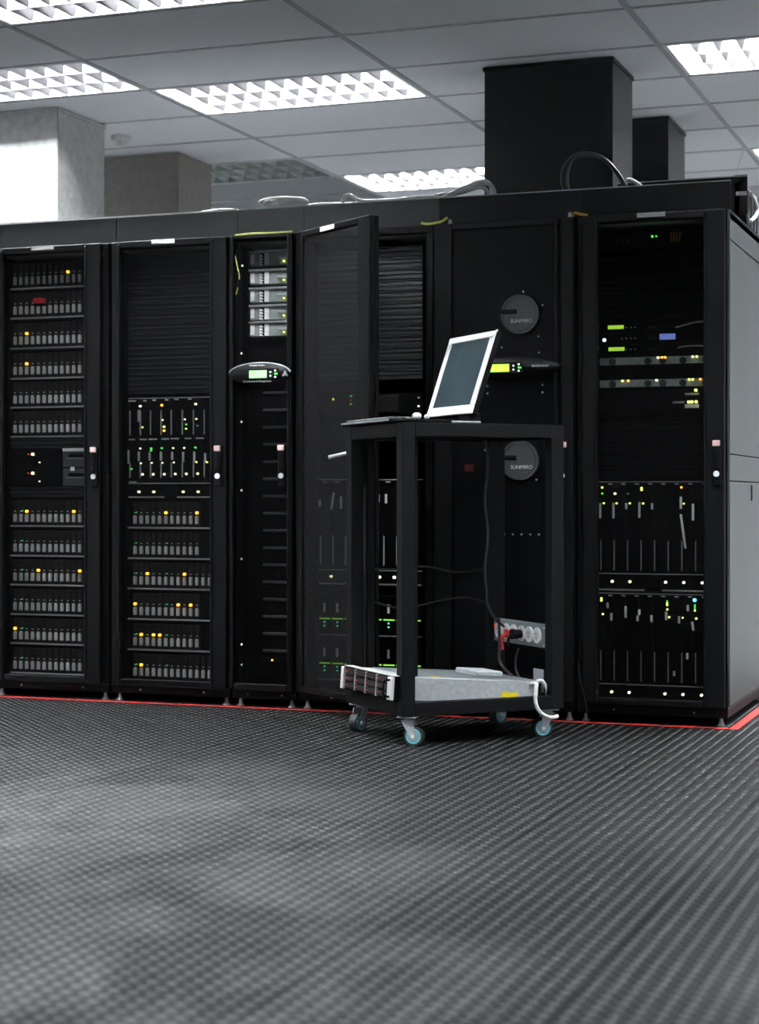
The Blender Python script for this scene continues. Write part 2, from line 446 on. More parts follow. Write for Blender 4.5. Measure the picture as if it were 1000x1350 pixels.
troffer(-2, 5, 1, 'lit far ceiling light low behind the cables, left of the big black duct')
troffer(0, 5, 1, 'lit ceiling light barely showing at the far right edge')
for c_, r_ in FILL_LIGHTS:
    troffer(c_, r_, 1, 'added unseen louvre ceiling light, brightening floor and ceiling', False, 'added unseen ceiling lights')

# smoke detector
d = thing('smoke_detector', 'small white round smoke detector on ceiling above the grey duct', 'detector', (-3.40, 1.397, HC))
MB().cyl((0, 0), .050, -.022, 0.0, 'z', 24, .056).obj('base', M['off_white'], d)
MB().cyl((0, 0), .026, -.048, -.022, 'z', 20, .032).obj('sensor_head', M['off_white'], d)

# ---------------------------------------------------------------- ducts from rack tops to the ceiling
def duct(x0, x1, y0, y1, m, label, z0=2.02):
    t = thing('exhaust_duct', label, 'duct', ((x0+x1)/2, (y0+y1)/2, z0), 0, 'rectangular exhaust ducts')
    w, dd, h = (x1-x0)/2, (y1-y0)/2, HC-z0
    b = MB(); e = .0012
    b.box(-w, w, -dd, -dd+e*2, 0, h); b.box(-w, w, dd-e*2, dd, 0, h)
    b.box(-w, -w+e*2, -dd, dd, 0, h); b.box(w-e*2, w, -dd, dd, 0, h)
    b.obj('duct_body', m, t)
    f = MB(); g = .006
    f.box(-w-g, w+g, -dd-g, -dd, h-.020, h-.002); f.box(-w-g, w+g, dd, dd+g, h-.020, h-.002)
    f.box(-w-g, -w, -dd, dd, h-.020, h-.002); f.box(w, w+g, -dd, dd, h-.020, h-.002)
    f.obj('ceiling_collar', m, t)
    f = MB(); g = .02
    f.box(-w-g, w+g, -dd-g, -dd, 0, .012); f.box(-w-g, w+g, dd, dd+g, 0, .012)
    f.box(-w-g, -w, -dd, dd, 0, .012); f.box(w, w+g, -dd, dd, 0, .012)
    f.obj('base_flange', m, t)
    return t
ZR = 2.03
duct(-1.165, -.590, .600, .996, M['duct'], 'biggest black duct, rising behind the tilted monitor to the ceiling', ZR)
duct(-1.16, -.600, 1.88, 2.32, M['duct'], 'smaller black duct half hidden behind the biggest black duct', ZR)
duct(-3.92, -3.342, .650, 1.11, M['duct_hazed'], 'duct at the left edge, haze painted in pale grey, under the glaring light', ZR)
duct(-3.88, -3.310, 1.88, 2.30, M['duct_hazed_brown'], 'duct with grey-brown haze painted in, behind the pale hazed duct, right of the smoke detector', ZR)

# ---------------------------------------------------------------- red tape on the floor
t1 = MB().box(-3.9, 0.010, -.062, -.030, .0031, .0040).obj('floor_tape', M['tape'])
tag(t1, 'red tape line along the foot of the rack row', 'floor tape')
t2 = MB().box(.014, .050, -.062, 1.3, .0031, .0040).obj('floor_tape', M['tape'])
tag(t2, 'red tape line running back beside the grey end panel at right', 'floor tape')

# ================================================================== RACKS
HT = 2.015
def rack_shell(t, w, depth=1.05, side_right=False):
    """parts common to every rack; local x 0..w, y 0 (front) .. depth"""
    p = .030
    box('front_post', M['charcoal'], t, 0, p, .012, .05, .072, HT-.03, .003)
    box('front_post', M['charcoal'], t, w-p, w, .012, .05, .072, HT-.03, .003)
    box('side_panel', M['interior'], t, 0, .004, .05, depth, .072, HT-.03)
    if not side_right:
        box('side_panel', M['interior'], t, w-.004, w, .05, depth, .072, HT-.03)
    box('rear_panel', M['interior'], t, .004, w-.004, depth-.006, depth, .072, HT-.03)
    box('roof', M['roof'], t, 0, w, .050, depth, HT-.03, HT)
    box('roof_front_edge', M['charcoal'], t, 0, w, .012, .050, HT-.03, HT, .003)
    pl = MB().box(0, w, .010, depth, .034, .072, 0, .003).obj('plinth', M['black'], t)
    box('shade_skirt', M['black_matt'], t, 0, w, depth-.02, depth-.01, .0035, .034)  # added dark sheets standing in for shade in the gap under the rack
    box('shade_skirt', M['black_matt'], t, 0, .008, .10, depth-.02, .0035, .034)
    sc = MB().cyl((0, 0), .004, -.002, .004, 'y', 8).mesh('screw', M['chrome'])
    for x in (w*.25, w*.78): link('screw', sc, pl, (x, .010, .052))
    ft = MB().cyl((0, 0), .016, 0.0, .006, 'z', 12).cyl((0, 0), .011, .006, .036, 'z', 12, .005)
    fm = ft.mesh('levelling_foot', M['galv'])
    for x in (.030, w-.030):
        for y in (.035, depth-.05):
            link('levelling_foot', fm, t, (x, y, 0))
def trough(t, x0, x1, z1=2.135, m=None, m_glint=None):
    m = m or M['trough']
    b = MB()
    b.box(x0+.003, x1-.003, .080, .084, HT, z1, 0)
    b.box(x0+.003, x1-.003, .084, .096, z1-.003, z1, 0)
    b.obj('cable_trough', m, t)
    MB().box(x1-.010, x1-.0005, .0845, .090, HT+.003, z1-.004).obj('joint_strip', M['interior'], t)
    MB().box(x0+.0005, x0+.010, .0845, .090, HT+.003, z1-.004).obj('joint_strip', M['interior'], t)
    MB().box(x0+.003, x1-.003, .076, .090, z1, z1+(.007 if m_glint else .004)).obj('edge_glint', m_glint or M['silver'], t)  # pale strip standing in for the highlight along the trough edge
    MB().box(x0+.003, x1-.003, .084, .300, HT, HT+.003).obj('trough_floor', M['roof'], t)
    b = MB().box(x0+.003, x1-.003, .300, .304, HT, 2.165)
    b.obj('trough_divider', m, t)
def handle_set(door, x, keyz=.985, topz=1.105):
    b = MB().box(x-.016, x+.016, -.046, -.030, keyz-.045, topz+.012, 0, .004)
    h = b.obj('handle', M['black_matt'], door)
    MB().box(x-.0145, x+.0145, -.056, -.046, topz-.014, topz+.010, 0, .003).obj('latch', M['pink'], door)
    MB().box(x-.010, x+.010, -.054, -.046, keyz+.020, topz-.016, 0, .003).obj('lever', M['black'], door)
    MB().cyl((x, keyz), .0115, -.052, -.046, 'y', 16).obj('key_lock', M['chrome'], door)
def door(t, x0, x1, sl, sr, panel, z0=.076, z1=HT-.004, top=.030, bot=.026, mframe=None, parent_loc=(0, 0, 0), rotz=0.0):
    """perforated door, sl/sr stile widths; local origin stays the rack's"""
    mf = mframe or M['charcoal']
    b = MB()
    y0, y1 = -.030, .0
    b.box(x0, x0+sl, y0, y1, z0, z1, 0, .004); b.box(x1-sr, x1, y0, y1, z0, z1, 0, .004)
    b.box(x0+sl, x1-sr, y0+.002, y1, z1-top, z1, 0, .003); b.box(x0+sl, x1-sr, y0+.002, y1, z0, z0+bot, 0, .003)
    # inner bead
    b.box(x0+sl-.012, x0+sl, y0-.006, y0, z0+bot*.5, z1-top*.4, 0, .002)
    b.box(x1-sr, x1-sr+.012, y0-.006, y0, z0+bot*.5, z1-top*.4, 0, .002)
    d = b.obj('door', mf, t, parent_loc, (0, 0, rotz) if rotz else None)
    MB().box(x0+sl-.002, x1-sr+.002, -.018, -.016, z0+bot-.002, z1-top+.002).obj('perforated_panel', panel, d)
    return d
def sticker(d, x0, x1, z0, z1, y=-.0315):
    MB().box(x0, x1, y, y+.0012, z0, z1).obj('label_sticker', M['white'], d)
def mount_rails(t, xa, xb, y=.100):
    for x in (xa, xb):
        box('mounting_rail', M['black'], t, x-.012, x+.012, y+.012, y+.03, .072, HT-.04)
# 1U blanking panel: two ridges
def blank_mesh(w, m, h=.0435):
    pts = [(0, 0), (-.003, .001), (-.003, h*.38), (-.010, h*.44), (-.010, h*.50), (-.003, h*.56), (-.003, h*.80), (-.010, h*.88), (-.010, h*.97), (0, h)]
    return MB().prism([(p[0], p[1]) for p in pts] + [(.010, h), (.010, 0)], 'x', 0, w).mesh('blanking_panel', m)
BL = {}
def blanks(t, x, y, z0, n, w, pitch=.0445, m=None):
    k = round(w, 3)
    if k not in BL: BL[k] = blank_mesh(w, m or M['blank'])
    for i in range(n): link('blanking_panel', BL[k], t, (x, y, z0+i*pitch))

RB = {1: (-3.300, -2.712), 2: (-2.700, -2.122), 3: (-2.116, -1.817), 4: (-1.806, -1.208), 5: (-1.200, -.607), 6: (-.600, 0.0)}
RL = {1: 'leftmost black server rack, twelve disk shelves behind perforated door, pale sticker on top',
      2: 'black server rack with ribbed blanks on top, small blade chassis and six disk shelves',
      3: 'narrow black power cabinet with oval green display and five silver modules',
      4: 'black server rack with its perforated door standing open',
      5: 'black cooling cabinet with two round dark discs, behind the tilted monitor',
      6: 'black server rack at the right end, lime displays and grey side panel'}
RACK = {}
for k in RB:
    RACK[k] = thing('power_cabinet' if k == 3 else 'cooling_cabinet' if k == 5 else 'server_rack', RL[k], 'cabinet' if k in (3, 5) else 'server rack', (RB[k][0], 0, 0))
EY = .10   # plane of the equipment fronts

# ---------------- equipment builders (local x 0..w, y=0 front, z 0..h)
dc = MB().box(.0012, .0288, -.004, .05, .010, .118, 0, .002)
dc.box(.004, .026, -.008, -.004, .078, .114, 0).box(.003, .027, -.007, -.004, .014, .020, 0)
carrier_me = dc.mesh('drive_carrier', M['carrier'])
latch_me = MB().prism([(.008, .022), (.021, .022), (.021, .052), (.018, .058), (.011, .058), (.008, .052)], 'y', -.013, -.004).mesh('release_latch', M['latch'])
def disk_shelf(x, z, label, amber=(), n=14, extra=(), w=.45, left=.008):
    t = thing('disk_shelf', label, 'disk shelf', (x, EY, z), 0, 'disk shelves')
    box('chassis', M['black_matt'], t, 0, w, .002, .50, .006, .130, .002)
    box('bottom_lip', M['rail'], t, 0, w, -.010, .002, 0.0, .0065, .001)
    box('mounting_ear', M['black'], t, -.016, 0, -.002, .010, .004, .130)
    for k in range(n):
        c = link('drive_carrier', carrier_me, t, (left+k*.0303, 0, 0))
        link('release_latch', latch_me, c)
        col, r = ('amber', .0062) if k in amber else ('dim', .0018)
        led(c, .0150, .070, col, r, -.009)
        if k in extra: led(c, .022, .072, 'green', .0013, -.009)
    if n < 14:
        box('filler_panel', M['black_matt'], t, left+n*.0303, w-.004, -.002, .004, .010, .118)
    return t
def blade_shell(t, w, h, strip, split=None):
    box('chassis', M['black_matt'], t, 0, w, .004, .55, 0, h, .002)
    box('top_edge', M['rail'], t, 0, w, -.004, .004, h-.003, h)
    box('strip_top_edge', M['rail'], t, .002, w-.002, -.005, .004, strip, strip+.0035)
    box('bottom_edge', M['silver'], t, .004, w*.42, -.007, .004, 0, .006)
    box('bottom_edge', M['silver'], t, w*.58, w-.004, -.007, .004, 0, .006)
    box('badge_plate', M['charcoal'], t, w*.44, w*.57, -.003, .004, .010, strip-.006)
def tab(t, x0, x1, z, m='silver'):
    box('release_tab', M[m], t, x0, x1, -.010, -.002, z, z+.0055)

# ================= rack 1
t = RACK[1]; w = RB[1][1]-RB[1][0]
rack_shell(t, w); trough(t, -.004, w+.0, m_glint=M['white'])
d1 = door(t, .030, w-.022, .046, .078, M['perf'])
handle_set(d1, w-.045)
sticker(d1, .222, .335, HT-.021, HT-.003)
mount_rails(t, .022, .514)
xs = -3.262
zb1 = [1.838, 1.704, 1.567, 1.430, 1.299, 1.166]; zb2 = [.761, .626, .494, .360, .228, .094]
ords = ['top', 'second', 'third', 'fourth', 'fifth', 'bottom']
A1 = [(9,), (), (2,), (2,), (), ()]
L1 = ['topmost disk shelf of the leftmost rack, amber lamp near its right end',
      'second disk shelf from the top in the leftmost rack, with red tag',
      'third disk shelf from the top in the leftmost rack, amber lamp at left',
      'fourth disk shelf from the top in the leftmost rack, amber lamp at left',
      'fifth disk shelf from the top in the leftmost rack, no amber lamp',
      'sixth disk shelf from the top in the leftmost rack, just above the drive servers']
S1 = [disk_shelf(xs, z, l, a, 14, (), .45, .010) for z, l, a in zip(zb1, L1, A1)]
tagm = MB().prism([(-.033, -.006), (.028, -.008), (.034, .010), (.010, .018), (-.028, .016)], 'y', -.020, -.014)
o = tagm.obj('red_tag', M['red'], S1[1], (.155, 0, .075)); o['label'] = 'red tag hung over two drives'
o = MB().box(-.030, .028, -.019, -.013, -.018, -.006).obj('tag_shadow_strip', M['black_matt'], S1[1], (.158, 0, .072))  # dark strip below the tag, its shade put in as a shape
o.name = 'tag_shadow'
A2 = [(2, 10), (), (4, 11), (), (0,), ()]
L2 = ['seventh disk shelf down the leftmost rack, two amber lamps, just below the drive servers',
      'eighth disk shelf down the leftmost rack, no amber lamp',
      'ninth disk shelf down the leftmost rack, amber lamps middle and right',
      'tenth disk shelf down the leftmost rack, no amber lamp',
      'eleventh disk shelf down the leftmost rack, single amber lamp at far left',
      'lowest disk shelf of the leftmost rack, next to the floor']
for z, l, a in zip(zb2, L2, A2): disk_shelf(xs, z, l, a, 14, (1, 13), .45, .010)
def drive_server(z, label, tabbed):
    t = thing('server', label, 'server', (xs, EY, z), 0, 'two drive servers in the leftmost rack')
    h = .084
    box('chassis', M['black_matt'], t, 0, .45, .004, .6, 0, h)
    for k in range(9):
        box('grille_slat', M['charcoal'], t, .010, .265, -.003, .004, .004+k*.009, .0095+k*.009)
    b = box('drive_cage', M['silver_paint'], t, .270, .445, -.006, .004, .002, h-.003, .002)
    b.data.materials[0] = M['cage']
    box('drive_slot', M['black_matt'], t, .300, .440, -.008, -.004, h*.52, h*.72)
    box('slot_lip', M['rail'], t, .290, .440, -.010, -.004, h*.46, h*.50)
    led(t, .114, h*.72, 'warm', .0062)
    led(t, .092, h*.72, 'red', .003)
    led(t, .150, h*.28, 'pale', .0028)
    if tabbed == 1:
        box('label_strip', M['white'], t, .272, .445, -.011, -.008, h-.012, h+.002, label='white label strip along the top edge')
    else:
        box('label_square', M['white'], t, .312, .332, -.011, -.008, h-.014, h+.004, label='small square white label')
    return t
M['cage'] = mat('drive_cage_grey', (0.075, 0.08, 0.082), 0.45, 0.1, 0.5, 0.1)
drive_server(1.029, 'upper drive server in the leftmost rack, white label strip on its grey cage', 1)
drive_server(.943, 'lower drive server in the leftmost rack, small square white label on its grey cage', 2)
blanks(t, xs-RB[1][0], EY, 1.117, 1, .45); blanks(t, xs-RB[1][0], EY, .896, 1, .45)

# ================= plain rack past the left edge
t0 = thing('server_rack', 'plain black rack beyond the left edge, under the pale hazed duct', 'server rack', (-3.902, 0, 0))
w0 = .595
rack_shell(t0, w0); trough(t0, 0, w0+.006, m_glint=M['white'])
d0 = door(t0, .022, w0-.004, .046, .078, M['perf']); handle_set(d0, w0-.045)
mount_rails(t0, .050, .530); blanks(t0, .065, EY, .12, 41, .45)

# ================= rack 2
t = RACK[2]; w = RB[2][1]-RB[2][0]
rack_shell(t, w); trough(t, -.012, w+.003, m_glint=M['white'])
d2 = door(t, .022, w-.002, .042, .076, M['perf'])
handle_set(d2, w-.036)
sticker(d2, .220, .330, HT-.022, HT-.003)
mount_rails(t, .022, .504)
xs2 = -2.662
blanks(t, xs2-RB[2][0], EY, 1.352, 14, .45)
c = thing('blade_chassis', 'half-height blade chassis with many small lamps in the second rack from left', 'blade chassis', (xs2, EY, .892))
W2, H2 = .418, .442
blade_shell(c, W2, H2, .062)
xb = [0.004, .056, .106, .158, .208, .262, .316, .368]
bl_me = {}
def blade(c, x, z, wd, h, lever0, lever1, m='latch', lx=.004):
    k = (round(wd, 3), round(h, 3))
    if k not in bl_me:
        bl_me[k] = MB().box(.001, wd-.001, -.003, .010, .002, h-.002, 0, .0015).box(wd*.3, wd-.006, -.005, -.003, h*.12, h*.55).mesh('blade_server', M['black_matt'])
    b = link('blade_server', bl_me[k], c, (x, 0, z))
    if lever1 > lever0:
        MB().box(lx, lx+.0035, -.009, -.003, lever0, lever1).obj('lever', M[m], b)
    return b
for i, x in enumerate(xb):
    wd = (xb+[W2-.006])[i+1]-x
    blade(c, x, .258, wd, .178, .020, .128, 'lever_dim' if 'lever_dim' in M else 'rail')
    blade(c, x, .070, wd, .182, .020, .085, 'rail')
def zz2(zp): return 1.333-(zp-95)/6.667*.00335*1.0 - .892      # chassis-local height from a reading of the front
def xx2(xp): return (xp-105)/755*.422 - .015
for xp, zp, col in [(242, 165, 'pale'), (432, 160, 'amber'), (728, 156, 'pale'), (262, 352, 'yellow'), (440, 290, 'pale'), (453, 350, 'yellow'), (453, 384, 'amber'),
                    (634, 288, 'pale'), (646, 332, 'green'), (645, 370, 'yellow'), (734, 286, 'pale'), (744, 345, 'dim'),
                    (242, 538, 'pale'), (338, 538, 'green'), (338, 556, 'green'), (432, 537, 'green'), (532, 537, 'pale'), (628, 537, 'pale'), (726, 535, 'green'),
                    (165, 718, 'green'), (247, 668, 'pale'), (344, 665, 'pale'), (438, 666, 'pale'), (538, 663, 'pale'), (735, 662, 'yellow'), (826, 663, 'yellow'),
                    (262, 766, 'pale'), (357, 766, 'pale'), (455, 766, 'pale'), (551, 764, 'pale'), (648, 764, 'pale'), (746, 762, 'pale'),
                    (230, 920, 'pale'), (360, 920, 'pale'), (618, 920, 'pale'), (748, 920, 'pale')]:
    big = zp > 750 or (xp, zp) in ((432, 160), (453, 384), (453, 350), (242, 165), (728, 156))
    led(c, xx2(xp), zz2(zp), col, .0048 if big else .0034, -.007)
for x0, x1, zp in [(140, 200, 124), (268, 294, 124), (352, 376, 120), (462, 486, 120), (544, 574, 116), (662, 688, 116),
                   (140, 192, 464), (238, 297, 464), (320, 384, 463), (432, 492, 462), (514, 578, 460), (636, 686, 460), (730, 796, 459), (148, 204, 840)]:
    tab(c, xx2(x0), xx2(x1), zz2(zp), 'latch')
def tagstrip(c, x0, x1, z0, z1, y=-.011, tilt=0.0, m='latch'):
    o = MB().box(-(x1-x0)/2, (x1-x0)/2, y, y+.0012, -(z1-z0)/2, (z1-z0)/2).obj('paper_tag', M[m], c, ((x0+x1)/2, 0, (z0+z1)/2), (0, tilt, 0) if tilt else None)
    return o
tagstrip(c, xx2(222), xx2(246), zz2(300), zz2(198))
for xp, za, zb_ in [(140, 670, 550), (232, 650, 565), (328, 645, 570), (427, 648, 568), (526, 640, 570), (622, 660, 572), (718, 660, 570), (812, 668, 585)]:
    tagstrip(c, xx2(xp-9), xx2(xp+9), zz2(za), zz2(zb_), m='tag_grey' if 'tag_grey' in M else 'latch')
zb3 = [.756, .621, .487, .352, .217, .083]
A3 = [(5, 10), (), (2, 8), (0, 7, 9), (1, 3, 4), (1,)]
N3 = [11, 11, 13, 11, 11, 13]
L3 = ['disk shelf right under the small blade chassis, two amber lamps',
      'second disk shelf under the small blade chassis, no amber lamp',
      'third disk shelf under the small blade chassis, two amber lamps',
      'fourth disk shelf under the small blade chassis, amber lamp at its left end',
      'fifth disk shelf under the small blade chassis, three amber lamps at left',
      'lowest disk shelf of the second rack from left, single amber lamp']
for z, l, a, n in zip(zb3, L3, A3, N3): disk_shelf(xs2, z, l, a, n, (0, 5), .45, .022)

# ================= oval display panels
def oval_panel(t, cx, cz, rx, rz, lcd, m_lcd, txt, glyph=True):
    b = MB(); n = 40
    prof = [(1.0, 0.0), (1.0, -.010), (.94, -.018), (.0, -.022)]
    vs = []
    for s_, y in prof[:-1]:
        for k in range(n):
            a = 2*math.pi*k/n; vs.append((cx+rx*s_*math.cos(a), y-.030, cz+rz*s_*math.sin(a)))
    vs.append((cx, -.052, cz))
    fs = []
    for j in range(2):
        fs += [(j*n+k, j*n+(k+1) % n, (j+1)*n+(k+1) % n, (j+1)*n+k) for k in range(n)]
    fs += [(2*n+k, 2*n+(k+1) % n, 3*n) for k in range(n)]
    b.poly(vs, fs, 0, True)
    p = b.obj('display_panel', M['charcoal'], t)
    x0, x1, z0, z1 = lcd
    MB().box(x0-.008, x1+.055, -.0535, -.045, z0-.008, z1+.008, 0, .002).obj('screen_surround', M['black_matt'], p)
    MB().box(x0, x1, -.0550, -.0520, z0, z1).obj('lcd_screen', SCR[m_lcd], p)
    for i, (dx, dz, c) in enumerate([(.018, .25, 'white'), (.018, -.25, 'white'), (.040, .42, 'white'), (.040, -.42, 'white'), (.040, 0.0, 'green'), (.047, 0.0, 'green')]):
        led(p, x1+dx, (z0+z1)/2+dz*(z1-z0), c if i != 2 else 'pale', .0030, -.0530, 'button')
    for body, size, tx, tz in txt:
        link('lettering', text_mesh(body, size, M['disc_text']), p, (tx, -.0535, tz), (R(90), 0, 0))
    return p

# ================= rack 3: power cabinet
t = RACK[3]; w = RB[3][1]-RB[3][0]; X3 = RB[3][0]
rack_shell(t, w); trough(t, -.006, w+.006)
d3 = door(t, .003, w-.003, .022, .022, M['smoked'], top=.018)
handle_set(d3, w-.046)
wm = MB().cyl((0, 0), .0048, -.0195, -.018, 'y', 10).mesh('door_screw', M['white'])
for x, z in [(.058, 1.508), (.058, 1.216), (.058, .924), (.058, .631), (.058, .267), (.058, .180), (.062, 1.882)]:
    link('door_screw', wm, d3, (x, 0, z))
pn = oval_panel(t, -1.963-X3, 1.418, .145, .047, (-2.006-X3, -1.926-X3, 1.399, 1.431), 'pale_green',
           [('Modular Power', .0115, -1.970-X3, 1.4525), ('Distribution & Management', .0115, -1.970-X3, 1.385)])
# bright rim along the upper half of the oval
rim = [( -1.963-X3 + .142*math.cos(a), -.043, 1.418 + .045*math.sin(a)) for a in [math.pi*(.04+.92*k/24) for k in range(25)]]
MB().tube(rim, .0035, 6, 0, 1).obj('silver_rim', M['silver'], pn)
MB().prism([(-1.856-X3, 1.404), (-1.848-X3, 1.404), (-1.843-X3, 1.412), (-1.838-X3, 1.404), (-1.830-X3, 1.404), (-1.843-X3, 1.430)], 'y', -.053, -.046).obj('emblem', M['silver'], pn)
box('mount_plate', M['black_matt'], t, .02, w-.02, .135, .140, .12, HT-.05)
for i, z in enumerate([1.893, 1.812, 1.734, 1.659, 1.588]):
    m_ = thing('power_module', ['top', 'second', 'middle', 'fourth', 'bottom'][i] + ' silver power module of five stacked in the narrow power cabinet', 'power module', (-2.076, EY, z), 0, 'silver power modules')
    h = .068
    box('body', M['silver_paint'], m_, .004, .195, -.002, .034, 0, h-.004, .003)
    MB().prism([(-.002, h-.014), (-.014, h-.010), (-.014, h-.002), (-.002, h-.002)], 'x', .004, .190).obj('top_lip', M['silver'], m_)
    box('side_clip', M['charcoal'], m_, -.008, .004, -.002, .02, .012, h-.016)
    box('label_strip', M['white'], m_, .008, .026, -.0035, -.002, .010, h-.016)
    box('breaker_gap', M['black_matt'], m_, .046, .094, -.003, -.002, .001, h-.005)
    for j in range(4):
        MB().prism([(.050, .002+j*.0125), (.069, .002+j*.0125), (.062, .0105+j*.0125), (.050, .0135+j*.0125)], 'y', -.006, -.003).obj('breaker_tag', M['white'], m_)
    box('label_strip', M['white'], m_, .074, .095, -.0045, -.003, .003, h-.012)
    MB().prism([(.135, .030), (.188, .024), (.190, .036), (.150, .036)], 'y', -.022, -.002).obj('pull_handle', M['silver'], m_)
    led(m_, .166, .016, 'yellow', .0038, -.006)
for k in range(16):
    z = 1.340-k*.0745
    box('breaker_slot', M['breaker'], t, .092, .212, .128, .136, z, z+.012, .002)
box('base_module', M['charcoal'], t, .09, .25, .10, .13, .185, .200)
led(t, .150, .193, 'amber', .003, .096)
w_ = MB().tube([(.024, -.012, 1.930), (.034, -.016, 1.895), (.044, -.013, 1.850), (.046, -.013, 1.825)], .0028, 6).obj('earth_wire', M['yellow_wire'], d3)
MB().tube([(.038, -.012, 1.790), (.030, -.014, 1.762)], .0028, 6).obj('earth_wire', M['yellow_wire'], d3)

# ================= rack 4: open door
t = RACK[4]; w = RB[4][1]-RB[4][0]; X4 = RB[4][0]
rack_shell(t, w); trough(t, -.006, w+.006)
mount_rails(t, .040, .540)
xs4 = -1.752
M['blank_bare'] = mat('blanking_panel_satin', (0.03740, 0.03960, 0.04180), 0.4, 0, 0.6, 0.12, 30)
blanks(t, xs4-X4, EY, 1.390, 12, .470, .0468, m=M['blank_bare'])
# door leaf: built closed with hinge at x=0, then swung out
th = R(-37)
dm = MB()
DW = .575
dm.box(0, .050, -.030, 0, .076, HT-.004, 0, .004); dm.box(DW-.085, DW, -.030, 0, .076, HT-.004, 0, .004)
dm.box(.050, DW-.085, -.028, 0, HT-.030, HT-.004, 0, .003); dm.box(.050, DW-.085, -.028, 0, .076, .102, 0, .003)
dm.box(DW-.014, DW, 0, .020, .076, HT-.004, 0, .003)
d4 = dm.obj('door', M['charcoal'], t, (.016, .004, 0), (0, 0, th))
d4['label'] = 'perforated door swung open towards the cart'
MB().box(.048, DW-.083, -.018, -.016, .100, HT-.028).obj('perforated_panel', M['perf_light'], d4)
sticker(d4, .200, .310, HT-.026, HT-.008, -.0295)
MB().box(DW-.062, DW-.030, -.046, -.030, .935, 1.118, 0, .004).obj('handle', M['black_matt'], d4)
MB().box(DW-.058, DW-.034, -.060, -.046, 1.094, 1.114, 0, .003).obj('latch', M['pink'], d4)
MB().cyl((DW-.052, 1.086), .0115, -.070, -.046, 'y', 16).obj('key_lock', M['chrome'], d4)
MB().tube([(DW-.090, -.16, 1.052), (DW-.075, -.10, 1.066), (DW-.060, -.046, 1.082)], .008, 8).obj('lever', M['silver'], d4)
dv = thing('tape_unit', 'dark shallow unit with two white lamps behind the tilted monitor in the open rack', 'server', (xs4, EY, 1.245))
box('chassis', M['black_matt'], dv, 0, .47, .004, .5, 0, .088, .002)
for x0, x1 in ((.02, .22), (.24, .36)): box('drive_front', M['carrier'], dv, x0, x1, -.006, .004, .010, .078, .002)
for z, c_ in ((.066, 'dim'), (.030, 'white')): led(dv, .452, z, c_, .003)
for z, c_ in ((.066, 'yellow'),): led(dv, .070, z, c_, .005)
for z, c_ in ((.078, 'green'), (.060, 'red'), (.044, 'green')): led(dv, .150, z, c_, .004)
c = thing('blade_chassis', 'tall blade chassis in the open rack, seen past and through the cart', 'blade chassis', (xs4, EY, .524))
W4, H4 = .470, .446
blade_shell(c, W4, H4, .060)
M['tag_grey'] = mat('paper_tag_grey', (0.82, 0.86, 0.85), 0.6, 0, 0.3, 0.05)
for i in range(8):
    blade(c, .006+i*.0574, .068, .0574, .372, .016, .140, 'latch')
    tab(c, .022+i*.0574, .040+i*.0574, H4-.014, 'latch')
for x, z0, z1, tl in [(.068, .318, .390, R(9)), (.107, .322, .375, 0), (.010, .33, .36, 0), (.276, .350, .382, 0), (.310, .345, .384, 0), (.400, .33, .37, 0)]:
    tagstrip(c, x-.005, x+.005, z0, z1, -.011, tl, 'white' if x > .2 else 'tag_grey')
for x in (.060, .278, .345, .43, .15): led(c, x, .034, 'pale', .0055, -.006)
def green_chassis(z, label):
    g = thing('blade_chassis', label, 'blade chassis', (xs4, EY, z), 0, 'two green-lit chassis in the open rack')
    box('chassis', M['black_matt'], g, 0, .47, .004, .5, 0, .175, .002)
    box('bottom_edge', M['rail'], g, .0, .47, -.005, .004, 0, .004)
    for i in range(8):
        b = box('blade_server', M['black_matt'], g, .004+i*.058, .060+i*.058, -.004, .010, .006, .172, .002)
        box('paper_tag', M['white'], b, .024+i*.058, .034+i*.058, -.0062, -.004, .098, .136)
        box('light_bar', SCR['green'], b, .007+i*.058, .056+i*.058, -.008, -.004, .068, .073)
        led(b, .030+i*.058, .056, 'teal', .0034, -.006); led(b, .030+i*.058, .040, 'teal', .0034, -.006)
    return g
green_chassis(.308, 'upper chassis with green light bars low in the open rack, behind the cart')
green_chassis(.118, 'lower chassis with green light bars at the bottom of the open rack, behind the cart')

# ================= rack 5: cooling cabinet with dark door
t = RACK[5]; w = RB[5][1]-RB[5][0]; X5 = RB[5][0]
rack_shell(t, w); trough(t, -.006, w+.006, m=M['charcoal'])
M['dark_glass'] = mat('glossy_dark_door', (0.0006, 0.0006, 0.0008), 0.4, 0, 0.06, 0.2)
b = MB()
b.box(.008, .086, -.030, 0, .076, HT-.004, 0, .004); b.box(w-.052, w, -.030, 0, .076, HT-.004, 0, .004)
b.box(.086, w-.052, -.028, 0, HT-.030, HT-.004, 0, .003); b.box(.086, w-.052, -.028, 0, .076, .102, 0, .003)
b.box(w-.078, w-.064, -.036, -.030, .12, HT-.01, 0, .002)
d5 = b.obj('door', M['charcoal'], t)
MB().box(.084, w-.050, -.018, -.012, .100, HT-.028).obj('door_sheet', M['dark_glass'], d5)
MB().box(w-.058, w-.030, -.046, -.030, .935, 1.118, 0, .004).obj('handle', M['black_matt'], d5)
MB().box(w-.050, w-.022, -.056, -.046, 1.092, 1.114, 0, .003).obj('latch', M['pink'], d5)
MB().cyl((w-.040, .981), .0115, -.054, -.046, 'y', 16).obj('key_lock', M['chrome'], d5)
